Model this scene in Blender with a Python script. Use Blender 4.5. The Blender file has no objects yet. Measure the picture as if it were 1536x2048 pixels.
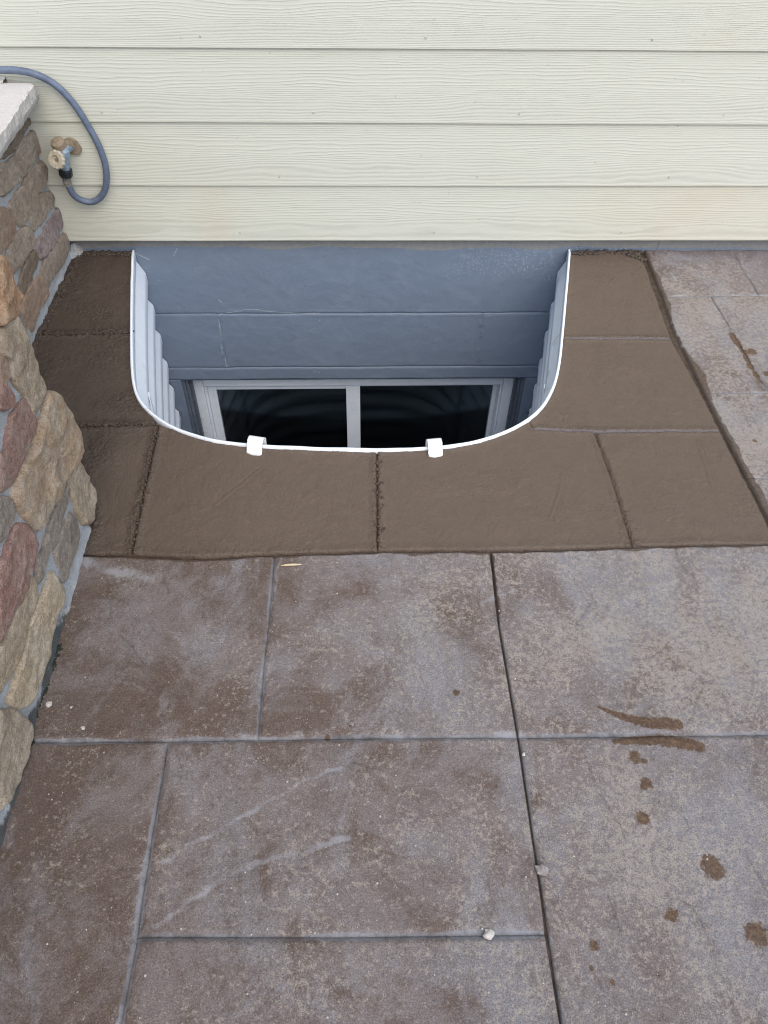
import bpy, math, random
import numpy as np
random.seed(7)
C = bpy.context.scene
COL = C.collection
R = math.radians

# ------------------------------------------------------------------ camera
H = 1.35                       # camera height above the patio (m)
YW = 2.3394                    # distance from camera to the house foundation
F = 1550.0                     # focal length in photo pixels (1536 x 2048)
p_, y_, r_ = R(48.62), R(2.72), R(1.356)
fw = np.array([math.sin(y_)*math.cos(p_), math.cos(y_)*math.cos(p_), -math.sin(p_)])
rt = np.array([math.cos(y_), -math.sin(y_), 0.0]); up = np.cross(rt, fw)
ra = rt*math.cos(r_) + up*math.sin(r_); ub = -rt*math.sin(r_) + up*math.cos(r_)
CAM = np.array([0.0, -YW, H])
cam = bpy.data.cameras.new('camera'); co = bpy.data.objects.new('camera', cam); COL.objects.link(co)
from mathutils import Matrix, Vector
co.matrix_world = Matrix(((ra[0], ub[0], -fw[0], CAM[0]), (ra[1], ub[1], -fw[1], CAM[1]), (ra[2], ub[2], -fw[2], CAM[2]), (0, 0, 0, 1)))
cam.sensor_fit = 'VERTICAL'; cam.sensor_height = 36.0; cam.lens = 36.0*F/2048
cam.clip_start = 0.02; cam.clip_end = 500
C.camera = co
C.render.resolution_x, C.render.resolution_y = 768, 1024

# ------------------------------------------------------------------ light: open shade under a bright sky
SUN_EL, SUN_AZ = R(52), R(160)             # azimuth measured from +Y (the house) clockwise: behind the camera, slightly right
w = bpy.data.worlds.new('World'); C.world = w; w.use_nodes = True
nt = w.node_tree; nt.nodes.clear()
sky = nt.nodes.new('ShaderNodeTexSky'); sky.sky_type = 'NISHITA'; sky.sun_disc = False
sky.sun_elevation = SUN_EL; sky.sun_rotation = SUN_AZ; sky.dust_density = 2.2; sky.air_density = 1.0; sky.ozone_density = 1.0
bg = nt.nodes.new('ShaderNodeBackground'); bg.inputs['Strength'].default_value = 0.14
wo = nt.nodes.new('ShaderNodeOutputWorld')
nt.links.new(sky.outputs[0], bg.inputs[0]); nt.links.new(bg.outputs[0], wo.inputs[0])
sl = bpy.data.lights.new('sun', 'SUN'); sl.energy = 0.9; sl.angle = R(80); sl.color = (1.0, 0.96, 0.91)
so = bpy.data.objects.new('sun', sl); COL.objects.link(so)
sd = Vector((math.sin(SUN_AZ)*math.cos(SUN_EL), math.cos(SUN_AZ)*math.cos(SUN_EL), math.sin(SUN_EL)))
so.rotation_euler = sd.to_track_quat('Z', 'Y').to_euler(); so.location = (3, -4, 6)
C.view_settings.view_transform = 'Standard'; C.view_settings.look = 'None'
C.view_settings.exposure = 0.88; C.view_settings.gamma = 1.0; C.view_settings.use_curve_mapping = False
C.cycles.pixel_filter_type = 'BLACKMAN_HARRIS'; C.cycles.filter_width = 1.05; C.cycles.max_bounces = 6; C.cycles.diffuse_bounces = 3; C.cycles.glossy_bounces = 3

# ------------------------------------------------------------------ photogrammetry: photo pixel -> point on a real plane
def ray(px, py): return fw + ra*(px-768)/F - ub*(py-1024)/F
def G(px, py, z=0.0):
    d = ray(px, py); t = (z-H)/d[2]; return np.array([CAM[0]+d[0]*t, CAM[1]+d[1]*t])
def W(px, py, y=0.0):
    d = ray(px, py); t = (y+YW)/d[1]; return np.array([d[0]*t, H+d[2]*t])
def S(px, py, X):
    d = ray(px, py); t = X/d[0]; return np.array([d[1]*t-YW, H+d[2]*t])
def proj(p):
    v = np.asarray(p)-CAM; q = v@fw; return 768+F*(v@ra)/q, 1024-F*(v@ub)/q
def GL(pts): return np.array([G(*p) for p in pts])
def WL(pts): return np.array([W(*p) for p in pts])

# ------------------------------------------------------------------ numpy noise
_rg = np.random.RandomState(5); _perm = _rg.permutation(512); _perm = np.concatenate([_perm, _perm, _perm])
_ang = _rg.rand(512)*2*np.pi; _gx, _gy = np.cos(_ang), np.sin(_ang)
def gn(x, y, s=0):
    x = np.asarray(x, float)+s*17.31; y = np.asarray(y, float)+s*9.77
    xi, yi = np.floor(x).astype(int), np.floor(y).astype(int); xf, yf = x-xi, y-yi
    def g(a, b):
        h = _perm[(_perm[(xi+a) & 511]+((yi+b) & 511)) & 511]; return _gx[h]*(xf-a)+_gy[h]*(yf-b)
    u = xf**3*(xf*(xf*6-15)+10); v = yf**3*(yf*(yf*6-15)+10)
    return ((g(0, 0)*(1-u)+g(1, 0)*u)*(1-v)+(g(0, 1)*(1-u)+g(1, 1)*u)*v)*1.5
def fbm(x, y, oct=4, s=0, r=.5):
    a, t, f = 1.0, 0, 1.0
    for k in range(oct): t = t+a*gn(x*f, y*f, s+k*3); a *= r; f *= 2.03
    return t
def sstep(a, b, x):
    t = np.clip((x-a)/(b-a), 0, 1); return t*t*(3-2*t)
def pdist(P, L):
    """distance from points to a polyline"""
    L = np.asarray(L, float); out = np.full(len(P), 1e9)
    for a, b in zip(L[:-1], L[1:]):
        d = b-a; n = max(d@d, 1e-12); t = np.clip(((P-a)@d)/n, 0, 1)
        out = np.minimum(out, np.hypot(P[:, 0]-a[0]-t*d[0], P[:, 1]-a[1]-t*d[1]))
    return out
def resample(L, n):
    L = np.asarray(L, float); s = np.r_[0, np.cumsum(np.hypot(*(np.diff(L, axis=0).T)))]
    t = np.linspace(0, s[-1], n); return np.c_[np.interp(t, s, L[:, 0]), np.interp(t, s, L[:, 1])]
def smooth_poly(L, it=2, closed=True):
    L = np.asarray(L, float)
    for _ in range(it):
        n = np.roll(L, -1, 0) if closed else None
        if closed: L = np.stack([.75*L+.25*n, .25*L+.75*n], 1).reshape(-1, 2)
        else:
            a, b = L[:-1], L[1:]; m = np.stack([.75*a+.25*b, .25*a+.75*b], 1).reshape(-1, 2); L = np.vstack([L[:1], m, L[-1:]])
    return L

# ------------------------------------------------------------------ node helpers
class Mat:
    def __init__(s, name, rough=.8, spec=.3):
        s.m = bpy.data.materials.new(name); s.m.use_nodes = True; s.t = s.m.node_tree; s.t.nodes.clear()
        s.out = s.n('OutputMaterial'); s.b = s.n('BsdfPrincipled'); s.l(s.b.outputs[0], s.out.inputs[0])
        s.b.inputs['Roughness'].default_value = rough; s.b.inputs['Specular IOR Level'].default_value = spec
        s.pos = s.n('NewGeometry').outputs['Position']
    def n(s, k): return s.t.nodes.new('ShaderNode'+k)
    def l(s, a, b): s.t.links.new(a, b)
    def put(s, sock, v):
        if hasattr(v, 'is_output') or isinstance(v, bpy.types.NodeSocket): s.l(v, sock)
        else:
            if isinstance(v, (tuple, list)) and sock.type == 'RGBA' and len(v) == 3: v = (*v, 1)
            sock.default_value = v
    def scale(s, v, vec=None):
        q = s.n('VectorMath'); q.operation = 'MULTIPLY'; s.l(vec or s.pos, q.inputs[0]); q.inputs[1].default_value = v; return q.outputs[0]
    def noise(s, sc, det=5, ro=.6, dist=0, vec=None):
        q = s.n('TexNoise'); q.inputs['Scale'].default_value = sc; q.inputs['Detail'].default_value = det
        q.inputs['Roughness'].default_value = ro; q.inputs['Distortion'].default_value = dist; s.l(vec or s.pos, q.inputs['Vector']); return q.outputs[0]
    def vor(s, sc, vec=None, feat='F1', rnd=1):
        q = s.n('TexVoronoi'); q.feature = feat; q.inputs['Scale'].default_value = sc; q.inputs['Randomness'].default_value = rnd
        s.l(vec or s.pos, q.inputs['Vector']); return q.outputs['Distance']
    def mth(s, op, a, b=0.0, c=0.0):
        q = s.n('Math'); q.operation = op; s.put(q.inputs[0], a); s.put(q.inputs[1], b); s.put(q.inputs[2], c); return q.outputs[0]
    def ramp(s, x, a, b, lo=0.0, hi=1.0):
        q = s.n('MapRange'); q.interpolation_type = 'SMOOTHSTEP'; s.put(q.inputs[0], x)
        for i, v in zip((1, 2, 3, 4), (a, b, lo, hi)): s.put(q.inputs[i], v)
        return q.outputs[0]
    def mix(s, f, a, b, mode='MIX'):
        q = s.n('Mix'); q.data_type = 'RGBA'; q.blend_type = mode; s.put(q.inputs[0], f); s.put(q.inputs[6], a); s.put(q.inputs[7], b); return q.outputs[2]
    def attr(s, name):
        q = s.n('Attribute'); q.attribute_name = name; z = s.n('SeparateColor'); s.l(q.outputs['Color'], z.inputs[0]); return q.outputs['Color'], z.outputs
    def bump(s, h, dist, strength=1.0, prev=None):
        q = s.n('Bump'); q.inputs['Distance'].default_value = dist; q.inputs['Strength'].default_value = strength
        s.put(q.inputs['Height'], h)
        if prev is not None: s.l(prev, q.inputs['Normal'])
        return q.outputs[0]
    def done(s, col, normal=None, rough=None):
        s.put(s.b.inputs['Base Color'], col)
        if normal is not None: s.l(normal, s.b.inputs['Normal'])
        if rough is not None: s.put(s.b.inputs['Roughness'], rough)
        return s.m

def mat_slab():
    s = Mat('stamped_concrete', .82, .25)
    _, a = s.attr('m1'); _, b = s.attr('m2')           # a: splash, white scratch, groove | b: pale wear, dark crease, damp brown edge
    grit = s.noise(420, 3, .75); g2 = s.noise(170, 5, .75)
    m1 = s.ramp(s.mth('ADD', s.mth('ADD', s.noise(4.6, 12, .76, .5), s.mth('MULTIPLY', s.mth('SUBTRACT', g2, .5), .22)), s.mth('MULTIPLY', b[0], .15)), .44, .60)
    col = s.mix(m1, (.146, .104, .080), (.236, .202, .188))
    red = s.ramp(s.noise(2.9, 9, .68, .8, vec=s.scale((1, 1.3, 1))), .50, .66)
    col = s.mix(s.mth('MULTIPLY', red, .45), col, (.165, .122, .102))
    ef = s.ramp(s.mth('ADD', s.mth('ADD', s.noise(2.5, 12, .74, 1.1, vec=s.scale((1.5, .8, 1))), s.mth('MULTIPLY', s.mth('SUBTRACT', g2, .5), .15)), s.mth('MULTIPLY', b[0], .10)), .50, .68)
    col = s.mix(s.mth('MULTIPLY', ef, .72), col, (.305, .300, .312))
    sp = s.ramp(s.mth('ADD', s.mth('ADD', s.mth('MULTIPLY', s.noise(88, 7, .82), .80), s.mth('MULTIPLY', s.noise(5.5, 6, .7), .34)), s.mth('MULTIPLY', b[0], .105)), .635, .685)
    col = s.mix(s.mth('MULTIPLY', sp, .66), col, (.430, .380, .315))
    v = s.vor(16); bl = s.ramp(s.mth('ADD', v, s.mth('MULTIPLY', s.noise(120, 4, .7), .22)), .19, .25, 1, 0)
    bl = s.mth('MULTIPLY', bl, s.ramp(s.mth('ADD', s.noise(5), s.mth('MULTIPLY', b[0], .22)), .60, .72))
    col = s.mix(s.mth('MULTIPLY', bl, .5), col, (.42, .355, .30))
    col = s.mix(s.ramp(grit, .36, .56, .50, 0), col, (.060, .048, .044))
    col = s.mix(s.ramp(grit, .54, .70, 0, .32), col, (.42, .40, .385))
    col = s.mix(s.ramp(s.noise(34, 8, .75), .30, .46, .30, 0), col, (.075, .058, .050))
    gv = s.ramp(s.mth('ADD', a[2], s.mth('MULTIPLY', s.noise(30, 5, .7), .5)), .62, .98)
    col = s.mix(s.mth('MULTIPLY', gv, .68), col, s.mix(s.ramp(s.noise(12, 8, .8), .33, .60), (.105, .108, .108), (.30, .318, .345)))
    wh = s.ramp(s.mth('ADD', a[1], s.mth('MULTIPLY', s.mth('SUBTRACT', s.noise(90, 6, .8), .5), 1.9)), .22, .90)
    col = s.mix(s.mth('MULTIPLY', wh, .48), col, (.40, .41, .43))
    st = s.ramp(s.mth('ADD', a[0], s.mth('MULTIPLY', s.mth('SUBTRACT', s.noise(120, 4, .6), .5), .85)), .40, .62)
    col = s.mix(s.mth('MULTIPLY', st, .84), col, s.mix(s.ramp(s.noise(160, 4, .8), .4, .66), (.068, .034, .014), (.175, .098, .042)))
    wt = s.ramp(s.mth('ADD', b[2], s.mth('MULTIPLY', s.mth('SUBTRACT', s.noise(38, 5, .65), .5), 1.1)), .40, .62)
    col = s.mix(s.mth('MULTIPLY', wt, .8), col, s.mix(s.noise(50), (.066, .043, .030), (.12, .082, .054)))
    col = s.mix(s.mth('MULTIPLY', b[1], .9), col, (.030, .026, .024))
    h = s.mth('ADD', s.mth('MULTIPLY', s.noise(60, 7, .75), 1.0), s.mth('MULTIPLY', s.noise(300, 4, .8), .6))
    nb = s.bump(h, .0042, .9); nb = s.bump(s.noise(9, 8, .62, 1.0, vec=s.scale((1, .6, 1))), .016, .55, nb)
    rough = s.mth('SUBTRACT', .84, s.mth('MULTIPLY', st, .18))
    return s.done(col, nb, rough)
def mat_mud():
    s = Mat('fresh_brown_concrete', .62, .35)
    _, a = s.attr('m1')                                  # dark/wet, groove film, rough crumbs
    n = s.noise(5, 6, .6, .5)
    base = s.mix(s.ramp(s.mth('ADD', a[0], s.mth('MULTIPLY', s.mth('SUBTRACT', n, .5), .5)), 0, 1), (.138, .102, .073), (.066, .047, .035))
    base = s.mix(s.ramp(s.noise(28, 6, .7), .35, .7, 0, .30), base, (.100, .077, .058), 'MIX')
    base = s.mix(s.mth('MULTIPLY', s.ramp(s.noise(160, 3, .6), .56, .74), .25), base, (.20, .175, .15))
    base = s.mix(s.mth('MULTIPLY', s.ramp(s.mth('ADD', a[1], s.mth('MULTIPLY', s.mth('SUBTRACT', s.noise(60, 5, .7), .5), .9)), .45, .75), .8), base, (.17, .155, .160))
    base = s.mix(s.ramp(s.noise(430, 3, .75), .38, .58, .34, 0), base, (.058, .042, .031))
    base = s.mix(s.ramp(s.noise(430, 3, .75), .56, .72, 0, .22), base, (.30, .25, .21))
    hole = s.ramp(s.mth('ADD', s.vor(85), s.mth('MULTIPLY', s.mth('SUBTRACT', 1, a[2]), .5)), .10, .2, 1, 0)
    base = s.mix(s.mth('MULTIPLY', hole, .8), base, (.028, .019, .014))
    h1 = s.mth('MULTIPLY', s.noise(70, 5, .6), s.mth('ADD', .35, s.mth('MULTIPLY', a[2], 2.0)))
    h2 = s.mth('MULTIPLY', s.noise(24, 4, .5, 2.5, vec=s.scale((1.0, .55, 1))), .55)
    h3 = s.mth('MULTIPLY', s.ramp(s.vor(120), 0, .6), s.mth('MULTIPLY', a[2], .8))
    nb = s.bump(s.mth('ADD', s.mth('ADD', h1, h2), h3), .006, .8)
    nb = s.bump(s.noise(330, 4, .75), .0016, .9, nb)
    return s.done(base, nb, s.ramp(a[0], 0, 1, .62, .50))
def mat_siding():
    s = Mat('painted_woodgrain_siding', .60, .3)
    _, a = s.attr('m1')                                  # height up the board 0..1, board offset, stain
    xyz = s.n('SeparateXYZ'); s.l(s.pos, xyz.inputs[0])
    off = s.n('CombineXYZ'); s.l(s.mth('MULTIPLY', a[1], 37.0), off.inputs[0]); s.l(s.mth('MULTIPLY', a[1], 11.0), off.inputs[2])
    ad = s.n('VectorMath'); ad.operation = 'ADD'; s.l(s.scale((1.5, 0, 9.0)), ad.inputs[0]); s.l(off.outputs[0], ad.inputs[1])
    big = s.noise(1.0, 2, .45, 0, vec=ad.outputs[0])
    ad2 = s.n('VectorMath'); ad2.operation = 'ADD'; s.l(s.scale((9, 0, 28)), ad2.inputs[0]); s.l(off.outputs[0], ad2.inputs[1])
    wig = s.noise(1.0, 3, .5, 0, vec=ad2.outputs[0])
    mid = s.mth('SUBTRACT', 1, s.mth('ABSOLUTE', s.mth('SUBTRACT', s.mth('MULTIPLY', a[0], 2), .85)))
    amp = s.ramp(mid, .1, .95, 1.2, 10.0)
    ph = s.mth('ADD', s.mth('MULTIPLY', xyz.outputs[2], 185.0), s.mth('ADD', s.mth('MULTIPLY', big, amp), s.mth('MULTIPLY', wig, 1.3)))
    sw = s.mth('SINE', s.mth('MULTIPLY', ph, 6.2832))
    ridge = s.ramp(sw, -.2, 1.0)
    brk = s.ramp(s.noise(1.0, 3, .6, 0, vec=s.scale((6, 0, 70))), .3, .62)
    h = s.mth('MULTIPLY', ridge, s.mth('ADD', .25, s.mth('MULTIPLY', brk, .75)))
    nb = s.bump(h, .0008, .65); nb = s.bump(s.noise(500, 3, .7), .0003, .6, nb)
    cl = s.mix(s.noise(1.3, 4, .6, .5), (.575, .572, .470), (.610, .615, .530))
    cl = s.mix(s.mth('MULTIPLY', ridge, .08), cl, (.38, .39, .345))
    cl = s.mix(s.mth('MULTIPLY', s.ramp(s.mth('ADD', a[2], s.mth('MULTIPLY', s.mth('SUBTRACT', s.noise(6, 6, .7), .5), .8)), .3, 1.0), .45), cl, (.58, .49, .35))
    cl = s.mix(s.mth('MULTIPLY', s.ramp(s.noise(55, 3, .5), .73, .77), .5), cl, (.34, .31, .25))
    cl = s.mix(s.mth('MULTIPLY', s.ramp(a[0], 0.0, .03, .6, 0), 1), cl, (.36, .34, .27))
    return s.done(cl, nb)
def mat_foundation():
    s = Mat('painted_foundation', .50, .4)
    _, a = s.attr('m1')                                  # speckle zone, scuff, bare concrete
    n = s.noise(3, 6, .6, .4)
    c = s.mix(n, (.134, .170, .222), (.168, .210, .268))
    c = s.mix(s.ramp(s.noise(9, 8, .75, .8), .48, .70, 0, .35), c, (.21, .25, .30)); c = s.mix(s.ramp(s.noise(320, 3, .8), .55, .70, 0, .40), c, (.32, .37, .43)); c = s.mix(s.ramp(s.noise(260, 3, .8), .32, .45, .40, 0), c, (.07, .09, .12))
    spk = s.ramp(s.mth('ADD', s.vor(150), s.mth('MULTIPLY', s.mth('SUBTRACT', 1, a[0]), .55)), .16, .26, 1, 0)
    c = s.mix(s.mth('MULTIPLY', spk, .8), c, (.55, .58, .62))
    s2 = s.mth('MULTIPLY', s.ramp(s.vor(34), .05, .09, 1, 0), s.ramp(s.noise(6), .55, .62)); c = s.mix(s.mth('MULTIPLY', s2, .6), c, (.48, .50, .54))
    c = s.mix(s.mth('MULTIPLY', s.ramp(s.mth('ADD', a[1], s.mth('MULTIPLY', s.mth('SUBTRACT', s.noise(90, 4, .7), .5), .8)), .4, .7), .65), c, (.40, .43, .47))
    bare = s.ramp(s.mth('ADD', a[2], s.mth('MULTIPLY', s.mth('SUBTRACT', s.noise(40, 5, .7), .5), .7)), .45, .58)
    c = s.mix(s.mth('MULTIPLY', bare, .9), c, s.mix(s.noise(60, 5, .7), (.16, .155, .145), (.30, .29, .27)))
    h = s.mth('ADD', s.noise(35, 6, .65), s.mth('MULTIPLY', s.noise(200, 4, .7), .35))
    nb = s.bump(h, .003, .5); return s.done(c, nb, s.mth('ADD', .48, s.mth('MULTIPLY', bare, .35)))
def mat_stone():
    s = Mat('field_stone', .80, .25)
    q = s.n('Attribute'); q.attribute_name = 'tint'; q2 = s.n('Attribute'); q2.attribute_name = 'tint2'
    n = s.noise(9, 7, .65, 1.0); f = s.noise(60, 7, .75)
    c = s.mix(s.ramp(s.mth('ADD', s.mth('MULTIPLY', n, .8), s.mth('MULTIPLY', f, .25)), .40, .66), q.outputs['Color'], q2.outputs['Color'])
    c = s.mix(s.ramp(f, .38, .6, .55, 0), c, s.mix(.5, q.outputs['Color'], (.06, .045, .035)))
    st = s.noise(1.0, 6, .7, .6, vec=s.scale((50, 16, 50))); c = s.mix(s.ramp(st, .52, .72, 0, .45), c, (.40, .33, .25))
    c = s.mix(s.ramp(s.noise(330, 3, .8), .54, .68, 0, .6), c, (.58, .52, .44))
    c = s.mix(s.ramp(s.noise(360, 3, .8, vec=s.scale((1, 1, 1.1))), .34, .48, .7, 0), c, (.06, .045, .035))
    h = s.mth('ADD', s.noise(38, 8, .68), s.mth('MULTIPLY', s.noise(230, 4, .7), .4))
    return s.done(c, s.bump(h, .012, 1.0))
def mat_mortar():
    s = Mat('grey_mortar', .9, .2)
    c = s.mix(s.noise(25, 6, .7), (.31, .34, .365), (.42, .45, .475)); c = s.mix(s.ramp(s.noise(350, 3, .8), .52, .66, 0, .7), c, (.66, .66, .65))
    c = s.mix(s.ramp(s.noise(300, 3, .8), .34, .47, .65, 0), c, (.11, .115, .12))
    c = s.mix(s.ramp(s.noise(11, 7, .75, .6), .46, .66, 0, .55), c, (.30, .27, .23))
    _, a = s.attr('m1'); c = s.mix(s.mth('MULTIPLY', s.ramp(s.mth('ADD', a[0], s.mth('MULTIPLY', s.mth('SUBTRACT', s.noise(45, 5, .7), .5), 1.2)), .4, .8), .85), c, (.035, .040, .036))
    return s.done(c, s.bump(s.mth('ADD', s.noise(180, 5, .75), s.noise(30, 5, .6)), .004, .9))
def mat_cap():
    s = Mat('limestone_cap', .85, .25)
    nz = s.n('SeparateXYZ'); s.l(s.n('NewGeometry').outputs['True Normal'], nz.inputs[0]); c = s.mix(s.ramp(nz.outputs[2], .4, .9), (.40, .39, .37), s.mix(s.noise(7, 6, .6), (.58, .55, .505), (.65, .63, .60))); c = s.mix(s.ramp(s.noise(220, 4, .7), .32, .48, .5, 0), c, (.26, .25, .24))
    c = s.mix(s.ramp(s.noise(18, 5, .7), .6, .75, 0, .35), c, (.50, .36, .28))
    return s.done(c, s.bump(s.mth('ADD', s.noise(160, 5, .7), s.noise(30, 6, .6)), .004, .7))
def mat_simple(name, c1, c2, rough=.5, spec=.4, sc=60, bump=.0004, dirt=None, metal=0):
    s = Mat(name, rough, spec); s.b.inputs['Metallic'].default_value = metal
    c = s.mix(s.ramp(s.noise(sc, 5, .65), .35, .68), c1, c2)
    if dirt: c = s.mix(s.ramp(s.noise(sc*.35, 6, .7, .5), .58, .72, 0, .75), c, dirt)
    return s.done(c, s.bump(s.noise(sc*3, 4, .6), bump, .8), None)
def mat_glass():
    m = bpy.data.materials.new('window_glass'); m.use_nodes = True; t = m.node_tree; t.nodes.clear()
    o = t.nodes.new('ShaderNodeOutputMaterial'); tr = t.nodes.new('ShaderNodeBsdfTransparent'); tr.inputs[0].default_value = (.62, .68, .68, 1)
    gl = t.nodes.new('ShaderNodeBsdfGlossy'); gl.inputs['Roughness'].default_value = .03; gl.inputs[0].default_value = (.9, .95, 1, 1)
    fr = t.nodes.new('ShaderNodeFresnel'); fr.inputs[0].default_value = 1.5; mx = t.nodes.new('ShaderNodeMixShader')
    t.links.new(fr.outputs[0], mx.inputs[0]); t.links.new(tr.outputs[0], mx.inputs[1]); t.links.new(gl.outputs[0], mx.inputs[2]); t.links.new(mx.outputs[0], o.inputs[0])
    return m
M = dict(slab=mat_slab(), mud=mat_mud(), siding=mat_siding(), found=mat_foundation(), stone=mat_stone(), mortar=mat_mortar(), cap=mat_cap(),
    white=mat_simple('white_enamel_steel', (.80, .86, .92), (.83, .885, .94), .36, .4, 25, .0003, (.56, .57, .56)),  # white tinted blue: the cool light of deep shade is put into the colour
    vinyl=mat_simple('white_vinyl', (.78, .84, .90), (.82, .87, .92), .36, .4, 30, .0002, (.44, .46, .46)),  # blue skylight down in the well is mixed into the vinyl's white
    clip=mat_simple('white_clip_plastic', (.80, .82, .82), (.84, .85, .84), .4, .4, 40, .0003),
    buck=mat_simple('grey_blue_trim', (.095, .115, .145), (.125, .150, .185), .5, .4, 20, .0006),
    hose=mat_simple('blue_grey_rubber', (.095, .122, .175), (.135, .170, .235), .48, .4, 45, .0004, (.050, .060, .085)),
    tan=mat_simple('tan_plastic', (.225, .175, .120), (.30, .24, .17), .55, .4, 80, .0005, (.24, .18, .12)),
    handle=mat_simple('weathered_tan_handle', (.44, .39, .29), (.56, .51, .40), .6, .35, 90, .0008, (.28, .24, .17)),
    body=mat_simple('oxidised_metal', (.20, .27, .34), (.33, .42, .50), .45, .5, 70, .0008, (.12, .15, .17)),
    black=mat_simple('black_plastic', (.010, .012, .017), (.022, .027, .037), .35, .5, 60, .0004),
    spring=mat_simple('ferrule_metal', (.16, .15, .13), (.27, .25, .21), .4, .5, 90, .0003),
    dark=mat_simple('dark_room', (.010, .010, .011), (.016, .016, .017), .9, .1, 4, .001),
    base=mat_simple('wet_joint_concrete', (.060, .044, .032), (.105, .080, .058), .85, .2, 60, .002),
    gravel=mat_simple('grey_gravel', (.12, .11, .10), (.24, .23, .21), .9, .2, 70, .01),
    pebble=mat_simple('pale_pebble', (.46, .43, .39), (.58, .55, .50), .8, .3, 150, .0006),
    chip=mat_simple('grey_stone_chip', (.20, .18, .17), (.32, .29, .27), .8, .3, 150, .0006),
    straw=mat_simple('dry_straw', (.55, .45, .28), (.62, .53, .36), .7, .3, 150, .0003),
    screw=mat_simple('screw_steel', (.20, .19, .17), (.30, .28, .25), .4, .5, 100, .0002),
    moss=mat_simple('damp_moss_grime', (.022, .028, .022), (.050, .052, .042), .95, .2, 90, .003), glass=mat_glass())

# ------------------------------------------------------------------ object helpers
def mesh_np(name, V, Fq, mat, parent=None, attrs=None, smooth=True, flat_from=None):
    me = bpy.data.meshes.new(name); V = np.asarray(V, float)
    off = np.zeros(3)
    if parent is not None:
        q = parent
        while q is not None: off += np.array(q.location); q = q.parent
    me.vertices.add(len(V)); me.vertices.foreach_set('co', (V-off).ravel())
    Fq = np.asarray(Fq, dtype=np.int32); k = Fq.shape[1]
    me.loops.add(Fq.size); me.loops.foreach_set('vertex_index', Fq.ravel())
    me.polygons.add(len(Fq)); me.polygons.foreach_set('loop_start', np.arange(0, Fq.size, k, dtype=np.int32))
    try: me.polygons.foreach_set('loop_total', np.full(len(Fq), k, dtype=np.int32))
    except Exception: pass
    me.polygons.foreach_set('use_smooth', np.full(len(Fq), bool(smooth)))
    me.update(calc_edges=True); me.validate()
    for an, av in (attrs or {}).items():
        at = me.color_attributes.new(an, 'FLOAT_COLOR', 'POINT'); av = np.asarray(av, float)
        if av.shape[1] == 3: av = np.c_[av, np.ones(len(av))]
        at.data.foreach_set('color', av.ravel())
    me.materials.append(mat)
    o = bpy.data.objects.new(name, me); COL.objects.link(o)
    if parent is not None: o.parent = parent
    return o
class MB:
    """collects simple solids into one mesh"""
    def __init__(s): s.v = []; s.f = []
    def add(s, V, Fc): b = len(s.v); s.v += [tuple(map(float, q)) for q in V]; s.f += [tuple(i+b for i in f) for f in Fc]
    def box(s, x0, x1, y0, y1, z0, z1):
        s.add([(x0, y0, z0), (x1, y0, z0), (x1, y1, z0), (x0, y1, z0), (x0, y0, z1), (x1, y0, z1), (x1, y1, z1), (x0, y1, z1)],
              [(0, 3, 2, 1), (4, 5, 6, 7), (0, 1, 5, 4), (1, 2, 6, 5), (2, 3, 7, 6), (3, 0, 4, 7)])
    def tube(s, pts, rad, n=12, cap=True):
        pts = [Vector(p) for p in pts]; rs = rad if isinstance(rad, (list, tuple, np.ndarray)) else [rad]*len(pts)
        t = (pts[1]-pts[0]).normalized(); u = t.orthogonal().normalized(); rings = []
        for i, p in enumerate(pts):
            t = (pts[min(i+1, len(pts)-1)]-pts[max(i-1, 0)]).normalized(); u = (u-t*u.dot(t)).normalized(); v = t.cross(u)
            rings.append([p+(u*math.cos(2*math.pi*k/n)+v*math.sin(2*math.pi*k/n))*rs[i] for k in range(n)])
        V = [q for r in rings for q in r]; Fc = []
        for i in range(len(pts)-1):
            for k in range(n): a = i*n+k; b = i*n+(k+1) % n; Fc.append((a, b, b+n, a+n))
        if cap: Fc += [tuple(range(n-1, -1, -1)), tuple(range((len(pts)-1)*n, len(pts)*n))]
        s.add(V, Fc)
    def build(s, name, mat, parent=None, smooth=True, bevel=0.0, shade=40):
        me = bpy.data.meshes.new(name); off = Vector((0, 0, 0)); q = parent
        while q is not None: off += q.location; q = q.parent
        me.from_pydata([tuple(Vector(v)-off) for v in s.v], [], s.f); me.update(); me.materials.append(mat)
        o = bpy.data.objects.new(name, me); COL.objects.link(o)
        if parent is not None: o.parent = parent
        if bevel: b = o.modifiers.new('bevel', 'BEVEL'); b.width = bevel; b.segments = 2; b.limit_method = 'ANGLE'
        if smooth: me.shade_smooth(); me.set_sharp_from_angle(angle=R(shade)) if hasattr(me, 'set_sharp_from_angle') else None
        return o
def tag(o, label=None, cat=None, group=None, kind=None):
    for k, v in (('label', label), ('category', cat), ('group', group), ('kind', kind)):
        if v: o[k] = v
    return o
def thing(name, loc=(0, 0, 0), label=None, cat=None, group=None, kind=None):
    o = bpy.data.objects.new(name, None); o.location = loc; o.empty_display_size = .05; COL.objects.link(o); return tag(o, label, cat, group, kind)

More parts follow.
